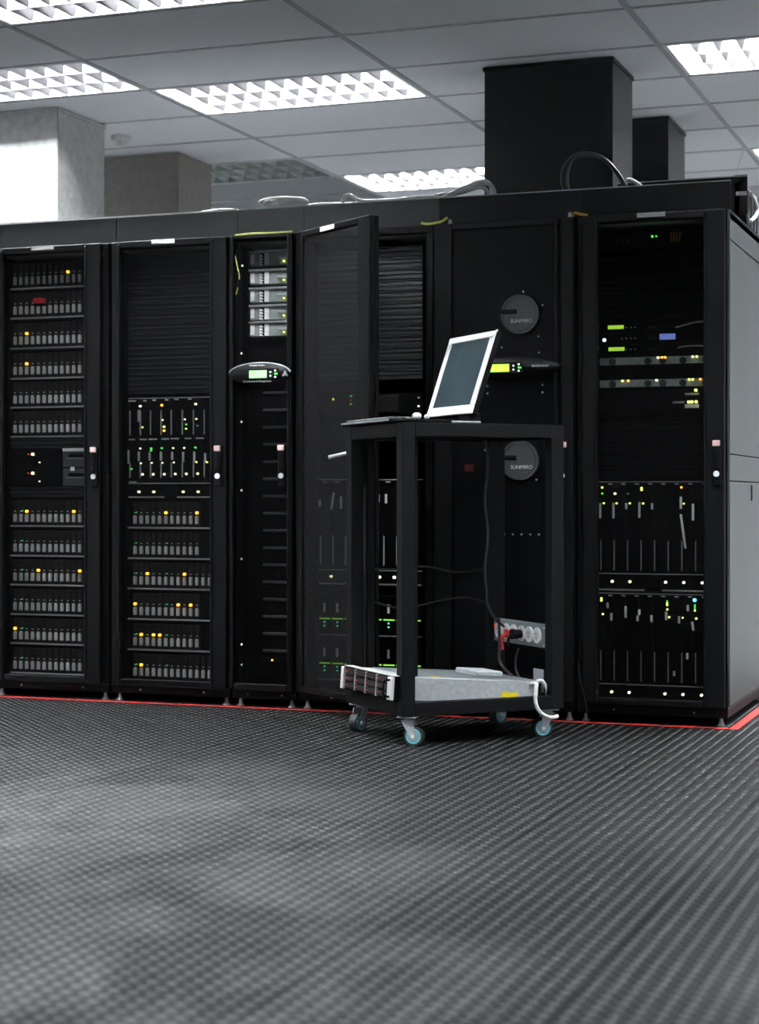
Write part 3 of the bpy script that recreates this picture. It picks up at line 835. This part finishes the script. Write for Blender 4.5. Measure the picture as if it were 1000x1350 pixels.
for cz in (1.631, 1.043):
    cx = -.827-X5
    b = MB().cyl((cx, cz), .078, -.026, -.018, 'y', 40)
    b.cyl((cx, cz), .064, -.030, -.026, 'y', 40)
    dsc = b.obj('round_cover', M['disc'], d5)
    MB().ring((cx, cz), .079, .070, -.034, -.026, 'y', 40).obj('rim', M['disc'], dsc)
    MB().box(cx-.086, cx-.012, -.036, -.029, cz+.002, cz+.020, 0, .003).obj('thumb_latch', M['black_matt'], dsc)
    link('lettering', text_mesh('SUNMIRO', .021, M['disc_text']), dsc, (cx+.008, -.0315, cz-.028), (R(90), 0, 0))
oval_panel(t, -.857-X5, 1.417, .205, .041, (-.945-X5, -.864-X5, 1.399, 1.430), 'lime', [('InfraStruXure', .0125, -.735-X5, 1.420)])
MB().box(-1.062-X5, -1.022-X5, -.022, -.018, 1.000, 1.030).obj('red_label', mat('dark_red_label', (0.035, 0.004, 0.005), .6, 0, .1), d5)
sm = MB().cyl((0, 0), .004, -.0215, -.018, 'y', 8).mesh('door_screw', M['silver'])
for px, pz in [(-.815, 1.722), (-.735, 1.665), (-.752, 1.540), (-.905, 1.50), (-.75, 1.475), (-.735, 1.345), (-.735, 1.315), (-.965, 1.345), (-.965, 1.315), (-.975, 1.085), (-.72, 1.075), (-.76, .965)]:
    link('door_screw', sm, d5, (px-X5, 0, pz))
for k in range(7):
    link('door_screw', sm, d5, (-.93-X5+k*.036, 0, .745))

# ================= rack 6: right end
t = RACK[6]; w = RB[6][1]-RB[6][0]; X6 = RB[6][0]
rack_shell(t, w, side_right=True); trough(t, -.006, w, m=M['black'])
M['end_panel'] = mat('grey_end_panel', (0.03100, 0.03472, 0.03596), 0.45, 0, 0.5, 0.06, 30, 0.2, 700)
for z0, z1 in ((.076, .956), (.960, 1.062), (1.066, 1.900), (1.906, HT-.004)):
    box('end_panel', M['end_panel'], t, w-.006, w, .030, 1.05, z0, z1, .0015)
box('roof_edge', M['black'], t, w-.008, w+.001, .030, 1.05, HT-.004, HT+.004)
box('panel_handle', M['black_matt'], t, w, w+.004, .598, .612, .88, .945)
box('corner_post', M['black'], t, w-.006, w, .0, .028, .076, HT-.002)
d6 = door(t, .030, w-.008, .062, .080, M['perf'])
handle_set(d6, w-.036)
sticker(d6, .250, .362, HT-.022, HT-.004)
mount_rails(t, .048, .530)
box('rear_edge_cap', M['silver'], t, .10, w+.030, .296, .303, 2.188, 2.192)
box('rear_trough_wall', M['black'], t, .10, w-.02, .300, .303, 2.165, 2.188)
bk = thing('cable_basket', 'black cable basket on the roof at the right end, behind the white curl', 'cable basket', (-.30, .47, HT+.001))
box('basket_floor', M['black_matt'], bk, 0, .30, 0, .56, 0, .004)
box('basket_wall', M['black_matt'], bk, .296, .30, 0, .56, .004, .155); box('basket_wall', M['black_matt'], bk, 0, .004, 0, .56, .004, .155)
box('basket_wall', M['black_matt'], bk, .004, .296, 0, .004, .004, .155)
for q_ in range(6): box('basket_wire', M['rail'], bk, .300, .303, .05+q_*.09, .054+q_*.09, .004, .155)
box('basket_rim', M['rail'], bk, .300, .304, 0, .56, .150, .155)
end = box('trough_end_plate', M['black'], t, w-.02, w+.030, .300, .303, HT+.02, 2.195)
box('end_label', M['white'], t, w-.016, w+.028, .2975, .2995, 2.112, 2.128)
xs6 = -.537
blanks(t, xs6-X6, EY, 1.600, 6, .452, m=M['black_matt']); blanks(t, xs6-X6, EY, .985, 5, .452, m=M['black_matt'])
sw = thing('network_switch', 'top unit of the right end rack with green lamp and amber leads', 'switch', (xs6, EY, 1.885))
box('chassis', M['black_matt'], sw, 0, .452, .004, .3, 0, .085, .002)
led(sw, .222, .050, 'green', .0045); led(sw, .238, .050, 'green', .003)
for k in range(4):
    MB().tube([(.300+k*.012, .0, .060), (.300+k*.012, -.018, .050), (.303+k*.010, -.016, .020)], .003, 6).obj('patch_lead', M['amber_wire'], sw)
for k in range(6):
    box('port', M['interior'], sw, .060+k*.022, .078+k*.022, -.002, .006, .030, .046)
def lcd_unit(z, label, colour, x0, x1, z0, z1, h, white_led=False):
    u = thing('server', label, 'server', (xs6, EY, z))
    box('chassis', M['black_matt'], u, 0, .452, .004, .5, 0, h, .002)
    box('faceplate', M['black'], u, .002, .450, -.004, .004, .002, h-.002, .0015)
    box('lcd_screen', SCR[colour], u, x0, x1, -.007, -.004, z0, z1)
    box('logo_plate', M['disc'], u, .205, .240, -.0055, -.004, h*.35, h*.55)
    for k in range(4): led(u, .10+k*.018, h*.5, 'dim', .002, -.006)
    if white_led: led(u, .028, h*.42, 'white', .0075)
    return u
lcd_unit(1.553, 'upper flat server with lime display in the right end rack', 'lime', .043, .107, .017, .032, .043)
lcd_unit(1.509, 'flat server with blue display and round white lamp in the right end rack', 'blue', .252, .315, .013, .036, .043, True)
lcd_unit(1.465, 'lower flat server with lime display in the right end rack', 'lime', .045, .110, .017, .032, .043)
def silver_unit(z, label, leds):
    u = thing('network_switch', label, 'switch', (xs6, EY, z))
    box('chassis', M['black_matt'], u, 0, .452, .004, .4, 0, .032)
    box('faceplate', M['unit_face'], u, .008, .446, -.004, .004, 0, .030, .002)
    for x in (.062, .205, .265, .345, .436):
        MB().cyl((x, .013), .014, -.010, -.004, 'y', 18).obj('knob', M['disc'], u)
    for x, c_ in leds: led(u, x, .026, c_, .0045, -.007)
    return u
M['unit_face'] = mat('unit_face_grey_green', (0.41800, 0.51300, 0.48450), 0.4, 0.3, 0.5, 0.15, 40)
silver_unit(1.425, 'upper of two silver-faced flat units in the right end rack', [(.246, 'pale'), (.262, 'amber'), (.274, 'amber'), (.384, 'pale'), (.400, 'yellow')])
silver_unit(1.335, 'lower of two silver-faced flat units in the right end rack', [(.102, 'yellow'), (.126, 'orange'), (.240, 'pale'), (.370, 'yellow'), (.384, 'yellow'), (.414, 'orange')])
for z, pts in ((1.573, [(-.227, .10, 1.568), (-.19, .088, 1.575), (-.14, .085, 1.586), (-.10, .09, 1.588)]), (1.488, [(-.212, .10, 1.486), (-.20, .085, 1.490), (-.15, .082, 1.493), (-.10, .09, 1.491)])):
    o = MB().tube(pts, .0028, 6).obj('patch_cable', M['cable_grey'])
    tag(o, ('upper' if z > 1.5 else 'lower') + ' pale patch cable arching to the right side of the right end rack', 'cable')
sv = thing('server', 'dark server with yellow lamps and two pale labels at its right, right end rack', 'server', (xs6, EY, 1.242))
box('chassis', M['black_matt'], sv, 0, .452, .004, .5, 0, .085, .002)
box('label_strip', M['tag_grey'], sv, .352, .407, -.002, .004, .058, .066); box('label_strip', M['tag_grey'], sv, .352, .407, -.002, .004, .006, .021)
box('label_strip', M['rail'], sv, .303, .349, -.002, .004, .026, .034)
led(sv, .396, .076, 'yellow', .006); led(sv, .368, .030, 'yellow', .006); led(sv, .380, .030, 'yellow', .006); led(sv, .397, .030, 'yellow', .006)
def tall_chassis(z, h, strip, label, tags, leds, dots):
    c = thing('blade_chassis', label, 'blade chassis', (xs6, EY, z), 0, 'tall blade chassis in the right end rack')
    W = .452
    blade_shell(c, W, h, strip)
    for i in range(8):
        b = blade(c, .006+i*.0545, strip+.006, .0545, h-strip-.010, .010, .130, 'lever_dim', .006)
        tab(c, .045+i*.0535, .060+i*.0535, h-.013, 'rail')
    for x, z0, z1, tl in tags: tagstrip(c, x-.0045, x+.0045, z0, z1, -.011, tl, 'tag_grey')
    for x, zz, col, r in leds: led(c, x, zz, col, r, -.007)
    for x in dots: led(c, x, strip*.55, 'pale', .0055, -.007)
M['lever_dim'] = mat('blade_lever_dim', (0.30600, 0.31500, 0.32400), 0.4, 0.3, 0.5, 0.1)
def L6(xp): return (xp-50)/870*.426
def Z6(zp): return .958-(zp-60)/6.25*.003033-.520
tall_chassis(.520, .438, .066, 'upper tall blade chassis in the right end rack, one long slanted pale tag',
    [(L6(75), Z6(365), Z6(240), 0), (L6(185), Z6(365), Z6(238), 0), (L6(292), Z6(290), Z6(240), 0), (L6(400), Z6(360), Z6(232), 0), (L6(505), Z6(290), Z6(240), 0), (L6(740), Z6(285), Z6(188), 0), (L6(838), Z6(380), Z6(245), 0), (L6(758), Z6(610), Z6(330), R(-8))],
    [(L6(90), Z6(110), 'yellow', .004), (L6(90), Z6(160), 'green', .0035), (L6(103), Z6(241), 'yellow', .0035), (L6(197), Z6(161), 'pale', .005), (L6(210), Z6(241), 'yellow', .0035), (L6(320), Z6(241), 'yellow', .0035),
     (L6(417), Z6(115), 'yellow', .0042), (L6(417), Z6(130), 'yellow', .0042), (L6(430), Z6(242), 'yellow', .0038), (L6(743), Z6(110), 'amber', .004), (L6(762), Z6(243), 'yellow', .0035), (L6(305), Z6(162), 'dim', .003)],
    (L6(173), L6(320), L6(614), L6(762), L6(912)))
def Z7(zp): return .507-(zp-85)/6.25*.00305-.073
tall_chassis(.076, .434, .066, 'lower tall blade chassis in the right end rack, blue lamp at its upper right',
    [(L6(136), Z7(205)-.003, Z7(160)-.003, 0), (L6(168), Z7(305)-.003, Z7(245)-.003, 0), (L6(287), Z7(280)-.003, Z7(185)-.003, 0), (L6(385), Z7(305)-.003, Z7(260)-.003, 0), (L6(400), Z7(255)-.003, Z7(210)-.003, 0), (L6(500), Z7(310)-.003, Z7(255)-.003, 0), (L6(620), Z7(290)-.003, Z7(222)-.003, 0), (L6(725), Z7(315)-.003, Z7(258)-.003, 0), (L6(796), Z7(215)-.003, Z7(165)-.003, 0), (L6(836), Z7(370)-.003, Z7(300)-.003, R(-8)), (L6(792), Z7(605)-.003, Z7(555)-.003, 0), (L6(685), Z7(745)-.003, Z7(705)-.003, 0)],
    [(L6(83), Z7(125)-.003, 'yellow', .004), (L6(83), Z7(143)-.003, 'yellow', .004), (L6(95), Z7(255)-.003, 'yellow', .004), (L6(627), Z7(138)-.003, 'green', .003), (L6(627), Z7(155)-.003, 'yellow', .0035), (L6(627), Z7(170)-.003, 'yellow', .0035), (L6(628), Z7(205)-.003, 'yellow', .0035), (L6(643), Z7(268)-.003, 'yellow', .0038),
     (L6(753), Z7(270)-.003, 'yellow', .0032), (L6(850), Z7(125)-.003, 'blue', .0075), (L6(852), Z7(165)-.003, 'green', .003), (L6(852), Z7(180)-.003, 'green', .003), (L6(852), Z7(195)-.003, 'green', .003), (L6(852), Z7(210)-.003, 'yellow', .0032), (L6(863), Z7(274)-.003, 'yellow', .0042)],
    (L6(169), L6(314), L6(608), L6(755), L6(905)))

# ---------------------------------------------------------------- small wires on the rack tops
def wire(name, pts, r, m, label, cat, n=8):
    o = MB().tube(pts, r, n).obj(name, m)
    return tag(o, label, cat)
ZT = HT
wire('earth_wire', [(-1.262, .02, ZT+.012), (-1.235, .016, ZT+.006), (-1.20, .016, ZT+.008), (-1.172, .02, ZT+.014), (-1.152, .03, ZT+.030)], .006, M['yellow_wire'], 'green-yellow earth wire on the edge between open rack and cooling cabinet', 'wire')
wire('earth_wire', [(-.625, .03, ZT+.004), (-.612, .02, ZT+.018), (-.598, .016, ZT+.014), (-.56, .016, ZT+.005)], .006, M['amber_wire'], 'short dark wire on the edge between cooling cabinet and right end rack', 'wire')
o = MB().cyl((0, 0), .010, 0, .022, 'z', 12, .006).obj('wire_cap', M['white'], None, (-.632, .02, ZT)); tag(o, 'white wire cap between cooling cabinet and right end rack', 'cap')
o = MB().cyl((0, 0), .009, 0, .022, 'z', 12, .006).obj('wire_cap', M['white'], None, (-1.140, .03, ZT)); tag(o, 'white wire cap beside the earth wire over the cooling cabinet', 'cap')
wire('earth_wire', [(-2.105, .02, ZT+.004), (-2.02, .014, ZT+.007), (-1.93, .014, ZT+.005), (-1.84, .02, ZT+.007)], .0045, M['yellow_wire'], 'pale earth wire along the top edge of the narrow power cabinet', 'wire')

# ---------------------------------------------------------------- cables in the troughs above the racks
def coil(name, cx, cy, cz, rx, rz, turns, r, m, label, cat, seed, ry=.05):
    rnd = random.Random(seed); pts = []
    for k in range(turns*10+1):
        a = 2*math.pi*k/10; q = 1-.55*((k//10) % 3)/2
        pts.append((cx+rx*q*math.cos(a)*(1+.12*rnd.uniform(-1, 1)), cy+ry*math.sin(a*.5)+rnd.uniform(-.01, .01), cz+rz*q*math.sin(a)*(1+.2*rnd.uniform(-1, 1))))
    return wire(name, pts, r, m, label, cat)
coil('cable_coil', -1.945, .19, 2.166, .100, .022, 7, .011, M['cable_white'], 'bundle of white cable lying in the trough above the open door', 'cable coil', 3)
wire('cable', [(-2.62, .24, 2.115), (-2.48, .20, 2.140), (-2.36, .19, 2.152), (-2.24, .19, 2.158), (-2.10, .20, 2.140), (-2.00, .22, 2.120)], .010, M['cable_white'], 'white cable hump in the trough left of the white bundle', 'cable')
wire('cable', [(-1.88, .20, 2.150), (-1.80, .18, 2.157), (-1.72, .18, 2.155), (-1.64, .18, 2.152), (-1.56, .17, 2.150), (-1.50, .19, 2.12)], .008, M['cable_white'], 'white cable running right from the white bundle', 'cable')
wire('cable', [(-1.665, .16, 2.10), (-1.660, .15, 2.165), (-1.635, .15, 2.185), (-1.58, .17, 2.16), (-1.46, .18, 2.158), (-1.34, .20, 2.165), (-1.24, .20, 2.158), (-1.16, .22, 2.12)], .008, M['cable_white'], 'white cable hooked over the trough above the open rack', 'cable')
for k, (dx, hh) in enumerate([(0, .232), (.03, .222), (-.045, .208)]):
    wire('cable', [(-1.30+dx, .22, 2.13), (-1.22+dx, .24, 2.175), (-1.14+dx*.6, .25, hh+1.975), (-1.07+dx*.3, .25, hh+1.995), (-1.035+dx*.3, .26, hh+1.975), (-1.02+dx*.3, .27, 2.13)], .009, M['cable_grey'] if k else M['cable_white'],
         ['outermost pale cable of the loop left of the biggest duct', 'middle grey cable of the loop left of the biggest duct', 'innermost grey cable of the loop left of the biggest duct'][k], 'cable')
for k, s_ in enumerate((0.0, .018)):
    wire('cable', [(-.690+s_*.3, .24, 2.12), (-.722+s_, .25, 2.20), (-.715+s_, .25, 2.26), (-.672, .25, 2.306-s_*.3), (-.610, .25, 2.312-s_*.3), (-.545, .25, 2.285), (-.490-s_*.2, .25, 2.225), (-.455-s_*.3, .25, 2.165), (-.43, .25, 2.11)], .0085, M['cable_black'],
         ['outer thick black cable arching in front of the biggest duct', 'inner thick black cable arching in front of the biggest duct'][k], 'cable')
wire('cable', [(-.47, .27, 2.15), (-.455, .27, 2.195), (-.43, .27, 2.192), (-.39, .27, 2.160), (-.37, .27, 2.12)], .0085, M['cable_grey'], 'short grey cable hump right of the black cable arch', 'cable')
wire('cable', [(-.375, 2.86, HC), (-.405, 2.86, 2.70), (-.410, 2.86, 2.60), (-.400, 2.86, 2.40)], .0045, M['cable_white'], 'thin white cable hanging from the ceiling at far right', 'cable')
wire('cable', [(.012, .49, 2.035), (.018, .55, 2.055), (.020, .62, 2.085), (.020, .62, 2.115), (.018, .56, 2.140), (.014, .50, 2.150)], .008, M['cable_white'], 'white cable curling over the top of the grey end panel', 'cable')
coil('cable_coil', -.13, .80, 2.10, .09, .035, 4, .010, M['cable_black'], 'tangle of black cable in the basket on the right end rack', 'cable coil', 9)

# ================================================================== CART
CA = R(44)
cart = thing('rack_cart', 'black open-frame rack cart on four casters in front of the racks', 'cart', (-1.0, -.955, 0), CA)
LX, LY = .66, .52
ZB, ZT2 = .108, 1.163
pw = .052
for (x, y) in ((0, 0), (LX-pw, 0), (0, LY-pw), (LX-pw, LY-pw)):
    box('post', M['cart'], cart, x, x+pw, y, y+pw, ZB, ZT2, .003)
for z0, z1 in ((ZB, ZB+.050), (ZT2-.050, ZT2)):
    box('rail', M['cart'], cart, pw, LX-pw, 0, .030, z0, z1, .002)
    box('rail', M['cart'], cart, pw, LX-pw, LY-.030, LY, z0, z1, .002)
    box('rail', M['cart'], cart, 0, .030, pw, LY-pw, z0, z1, .002)
    box('rail', M['cart'], cart, LX-.030, LX, pw, LY-pw, z0, z1, .002)
box('top_plate', M['black'], cart, .030, LX-.030, .030, LY-.030, ZT2-.012, ZT2+.002)
box('bottom_plate', M['black'], cart, .030, LX-.030, .030, LY-.030, ZB, ZB+.006)
box('mounting_rail', M['black'], cart, .060, .085, .052, .075, ZB+.05, ZT2-.05)
box('mounting_rail', M['black'], cart, .060, .085, LY-.075, LY-.052, ZB+.05, ZT2-.05)
box('mounting_rail', M['black'], cart, LX-.085, LX-.060, LY-.075, LY-.052, ZB+.05, ZT2-.05)
for i, (z0, z1) in enumerate(((.80, .92), (.66, .79), (.42, .64))):
    box('hinge_bracket', M['charcoal'], cart, pw, pw+.014, .020, .040, z0, z1, .002)
# casters
def caster(x, y, swivel):
    c = link('caster', MB().box(-.035, .035, -.035, .035, .101, .108, 0, .002).cyl((0, 0), .020, .092, .101, 'z', 16).mesh('caster', M['galv']), cart, (x, y, 0), (0, 0, swivel))
    for s_ in (-1, 1):
        MB().prism([(-.024, .093), (.024, .093), (-.014, .026), (-.030, .026)], 'y', s_*.0195-.0015, s_*.0195+.0015).obj('fork', M['galv'], c)
    MB().cyl((-.022, .036), .036, -.0155, .0155, 'y', 28).obj('tyre', M['rubber'], c)
    b = MB().ring((-.022, .036), .028, .020, -.0175, .0175, 'y', 28); b.obj('wheel_ring', M['teal'], c)
    MB().cyl((-.022, .036), .019, -.0170, .0170, 'y', 20).obj('hub', M['rail'], c)
    MB().cyl((-.022, .036), .007, -.0245, .0245, 'y', 12).obj('axle_bolt', M['chrome'], c)
    return c
caster(.045, .045, R(-40)+math.pi); caster(LX-.045, .045, R(-10)); caster(.045, LY-.045, R(28)); caster(LX-.045, LY-.045, R(200))

# console drawer with keyboard on top of the cart, and the tilted monitor
kb = thing('keyboard', 'dark keyboard with pale key edges along the left edge of the cart top', 'keyboard', (-1.0, -.955, ZT2+.002), CA)
box('tray', M['black'], kb, -.035, .215, .035, .485, 0, .012, .003)
km = MB().box(0, .0155, 0, .0155, 0, .008, 0, .002).mesh('key', M['key'] if 'key' in M else mat('key_grey', (0.16, 0.165, 0.17), 0.4, 0, 0.5, 0.1))
for r_ in range(6):
    for c_ in range(21):
        link('key', km, kb, (-.022+r_*.0195, .050+c_*.0200, .012))
box('edge_trim', M['silver'], kb, -.037, -.035, .040, .480, .004, .011)
box('palm_rest', M['black_matt'], kb, .115, .208, .045, .475, .012, .016, .002)
wire_pts = []
ms = thing('mouse', 'small white two-lobed mouse at the near corner of the cart top, left of the monitor', 'mouse', (0, 0, 0))
ms.location = Vector((-1.0, -.955, ZT2+.004)) + Matrix.Rotation(CA, 3, 'Z') @ Vector((.085, .060, .012)); ms.rotation_euler = (0, 0, CA)
def blob(name, m, parent, c, r, n=10, k=6):
    b = MB(); vs = [(c[0], c[1], c[2]-r[2])]
    for i in range(1, k):
        p = math.pi*i/k
        for j in range(n):
            a = 2*math.pi*j/n
            vs.append((c[0]+r[0]*math.sin(p)*math.cos(a), c[1]+r[1]*math.sin(p)*math.sin(a), c[2]-r[2]*math.cos(p)))
    vs.append((c[0], c[1], c[2]+r[2]))
    fs = [(0, 1+(j+1) % n, 1+j) for j in range(n)]
    for i in range(k-2):
        fs += [(1+i*n+j, 1+i*n+(j+1) % n, 1+(i+1)*n+(j+1) % n, 1+(i+1)*n+j) for j in range(n)]
    e = len(vs)-1; fs += [(e, 1+(k-2)*n+j, 1+(k-2)*n+(j+1) % n) for j in range(n)]
    b.poly(vs, fs, 0, True); return b.obj(name, m, parent)
blob('body', M['bezel'], ms, (0, 0, .009), (.020, .014, .014))
blob('button', M['bezel'], ms, (.034, -.012, .006), (.011, .011, .010))

mon = thing('monitor', 'white-framed flat monitor tilted back on top of the cart', 'monitor', (0, 0, 0))
mon.location = Vector((-1.0, -.955, ZT2+.002)) + Matrix.Rotation(CA, 3, 'Z') @ Vector((.310, .060, 0))
mon.rotation_euler = (0, 0, CA)
# leaf: local y = width (0..0.38), x = towards the back; leaf tilts about its lower edge
TL = R(18.5)
lf = link('screen_leaf', MB().box(0, .022, 0, .384, 0, .325, 0, .004).mesh('screen_leaf', M['black_matt']), mon, (0, 0, .036), (0, TL, 0))
fr = MB()
fr.box(-.008, 0, 0, .384, 0, .036, 0, .002); fr.box(-.008, 0, 0, .384, .300, .325, 0, .002)
fr.box(-.008, 0, 0, .030, .036, .300, 0, .002); fr.box(-.008, 0, .354, .384, .036, .300, 0, .002)
fr.obj('bezel', M['bezel'], lf)
MB().box(-.004, .0, .030, .354, .036, .300).obj('screen', M['screen'], lf)
MB().cyl((.004, .012), .004, .325, .333, 'z', 10).obj('corner_catch', M['chrome'], lf)
box('hinge_block', M['black_matt'], mon, .0, .05, .03, .12, 0, .042, .003)
box('hinge_block', M['black_matt'], mon, .0, .05, .26, .35, 0, .042, .003)
box('hinge_cover', M['silver_paint'], mon, -.090, .030, -.012, .035, 0, .009, .003)

# 2U server lying in the cart, front proud of the left face, rear drooping
srv = thing('rack_server', 'silver-cased server with twelve drive bays lying in the bottom of the cart', 'server', (0, 0, 0))
srv.location = Vector((-1.0, -.955, .166)) + Matrix.Rotation(CA, 3, 'Z') @ Vector((-.030, 0.035, 0))
srv.rotation_euler = (0, R(4.0), CA)
srv.rotation_mode = 'XYZ'
SW = .436
box('case', M['galv'], srv, .030, .60, 0, SW-.03, 0, .086, .002)
box('lid', M['lid'] if 'lid' in M else mat('server_lid_grey', (0.33, 0.37, 0.39), 0.35, 0.6, 0.5, 0.1, 30), srv, .10, .595, .006, SW-.036, .086, .0885, .001)
ff = box('front_panel', M['black_matt'], srv, 0, .030, -.012, SW, -.001, .0875, .003)
bay = MB().box(-.006, 0, .003, .090, .002, .0225, 0, .0015).box(-.009, -.006, .010, .060, .006, .009).mesh('drive_bay', M['carrier'])
for c_ in range(4):
    for r_ in range(3):
        b = link('drive_bay', bay, srv, (0, .030+c_*.099, .006+r_*.0262))
        led(b, 0, 0, 'red_dim', .0030).location = (-.008, .072, .012)
        b.children[0].rotation_euler = (0, 0, R(-90))
    if c_ < 3: box('bay_divider', M['silver'], srv, -.007, 0, .030+c_*.099+.0915, .030+c_*.099+.0975, .004, .084)
box('top_trim', M['off_white'], srv, -.004, .032, -.010, SW-.002, .0875, .0905)
box('ear', M['off_white'], srv, -.012, .0, SW-.012, SW+.010, .002, .085, .002)
box('ear', M['off_white'], srv, -.012, .0, -.026, .014, .002, .085, .002)
MB().tube([(-.012, -.008, .014), (-.034, -.008, .022), (-.034, -.008, .066), (-.012, -.008, .074)], .004, 8).obj('ear_handle', M['black_matt'], srv)
box('yellow_sticker', M['yellow'], srv, .445, .515, -.0008, 0.0, .006, .042)
box('lid_sticker', M['yellow'], srv, .160, .200, .010, .030, .0885, .0891)
box('rear_flange', M['galv'], srv, .38, .50, .10, .26, .0885, .110, .004)
for x in (.16, .30, .56):
    MB().cyl((x, .060), .0035, -.002, 0, 'y', 8).obj('rivet', M['rail'], srv)
box('power_supply', M['black_matt'], srv, .60, .622, .02, .20, .010, .078, .003)
MB().tube([(.622, .05, .05), (.632, .05, .03), (.634, .05, .055), (.622, .05, .075)], .004, 6).obj('supply_handle', M['silver'], srv)

# socket strip on the rear face of the cart
def cartpt(x, y, z): return Vector((-1.0, -.955, 0)) + Matrix.Rotation(CA, 3, 'Z') @ Vector((x, y, z))
ps = thing('socket_strip', 'grey six-socket power strip screwed across the back of the cart', 'power strip', cartpt(.612, .045, .330), CA)
box('plate', M['plate'], ps, -.002, .002, 0, .440, 0, .086, .001)
box('top_flange', M['plate'], ps, .002, .034, 0, .425, .083, .086)
for k in range(6):
    y = .065+k*.062
    sk = MB().cyl((y, .044), .030, -.008, -.002, 'x', 20).obj('socket', M['white'], ps)
    MB().cyl((y, .044), .019, -.0085, -.0078, 'x', 16).obj('socket_well', M['off_white'], sk)
    for dy, dz in ((-.006, .005), (.006, .005), (0, -.008)):
        MB().cyl((y+dy, .044+dz), .0025, -.0090, -.0084, 'x', 8).obj('pin_hole', M['interior'], sk)
for y, z in ((.012, .010), (.012, .076), (.428, .010), (.428, .076)):
    MB().cyl((y, z), .005, -.006, -.002, 'x', 10).obj('screw', M['chrome'], ps)
MB().cyl((.415, .060), .008, -.008, -.002, 'x', 12).obj('power_lamp', LED['red'], ps)
rp = tag(MB().cyl((.240, .040), .017, -.045, -.009, 'x', 14, .012).tube([(-.040, .240, .040), (-.058, .244, .028), (-.055, .256, .0), (-.050, .258, -.022)], .007, 8).obj('plug', M['red'], None, cartpt(.612, .045, .330), (0, 0, CA)), 'red plug in the third socket of the grey power strip', 'plug')
bp = tag(MB().cyl((.185, .042), .021, -.048, -.009, 'x', 14, .016).tube([(-.044, .185, .042), (-.06, .188, .025), (-.055, .20, .0)], .006, 8).obj('plug', M['black_matt'], None, cartpt(.612, .045, .330), (0, 0, CA)), 'black plug beside the red plug in the grey power strip', 'plug')

def cw(name, pts, r, m, label, sub=None):
    return wire(name, [cartpt(*p) for p in pts], r, m, label, 'cable')
# twisted black lead hanging from the cart top
cw('cable', [(.44+.006*math.sin(k*1.1), .20+.006*math.cos(k*1.1), 1.11-k*.048) for k in range(14)] + [(.50, .24, .43), (.55, .27, .40)], .005, M['cable_black'], 'wavy black lead hanging inside the cart down to the power strip')
cw('cable', [(.545, .30, .43), (.548, .30, .33), (.545, .29, .26), (.57, .20, .20), (.60, .12, .17), (.605, .10, .165)], .006, M['cable_black'], 'black lead from the power strip down to the server')
cw('cable', [(.60, .245, .315), (.59, .25, .26), (.585, .22, .215), (.60, .17, .18)], .004, M['cable_black'], 'thin black lead below the red plug')
cw('cable', [(.535, .050, .198), (.545, .005, .205), (.53, -.022, .19), (.528, -.024, .14), (.545, -.024, .105), (.585, -.020, .082), (.625, -.006, .080), (.632, .004, .082)], .007, M['cable_white'], 'white cable looping out over the bottom rail of the cart')
cw('cable', [(.560, .06, .175), (.570, .05, .205), (.59, .04, .21), (.612, .042, .175), (.615, .05, .12)], .007, M['cable_white'], 'short white cable arched behind the server near the right post')
cw('cable', [(.08, LY-.02, .62), (.20, LY-.015, .615), (.32, LY-.03, .625), (.46, LY-.02, .60), (.58, LY-.03, .61)], .0035, M['cable_black'], 'upper thin black cable strung across the back of the cart')
cw('cable', [(.08, LY-.02, .50), (.22, LY-.02, .465), (.36, LY-.03, .485), (.50, LY-.02, .50), (.60, LY-.03, .47)], .0035, M['cable_black'], 'lower thin black cable strung across the back of the cart')
br = box('cable_tray_flap', M['galv'], cart, .600, .604, .052, .125, .165, .250, .002)
wire('cable', [(-.585, -.04, .24), (-.575, -.042, .17), (-.555, -.045, .09), (-.545, -.03, .012)], .003, M['cable_black'], 'thin black cord hanging beside the foot of the cooling cabinet', 'cable')
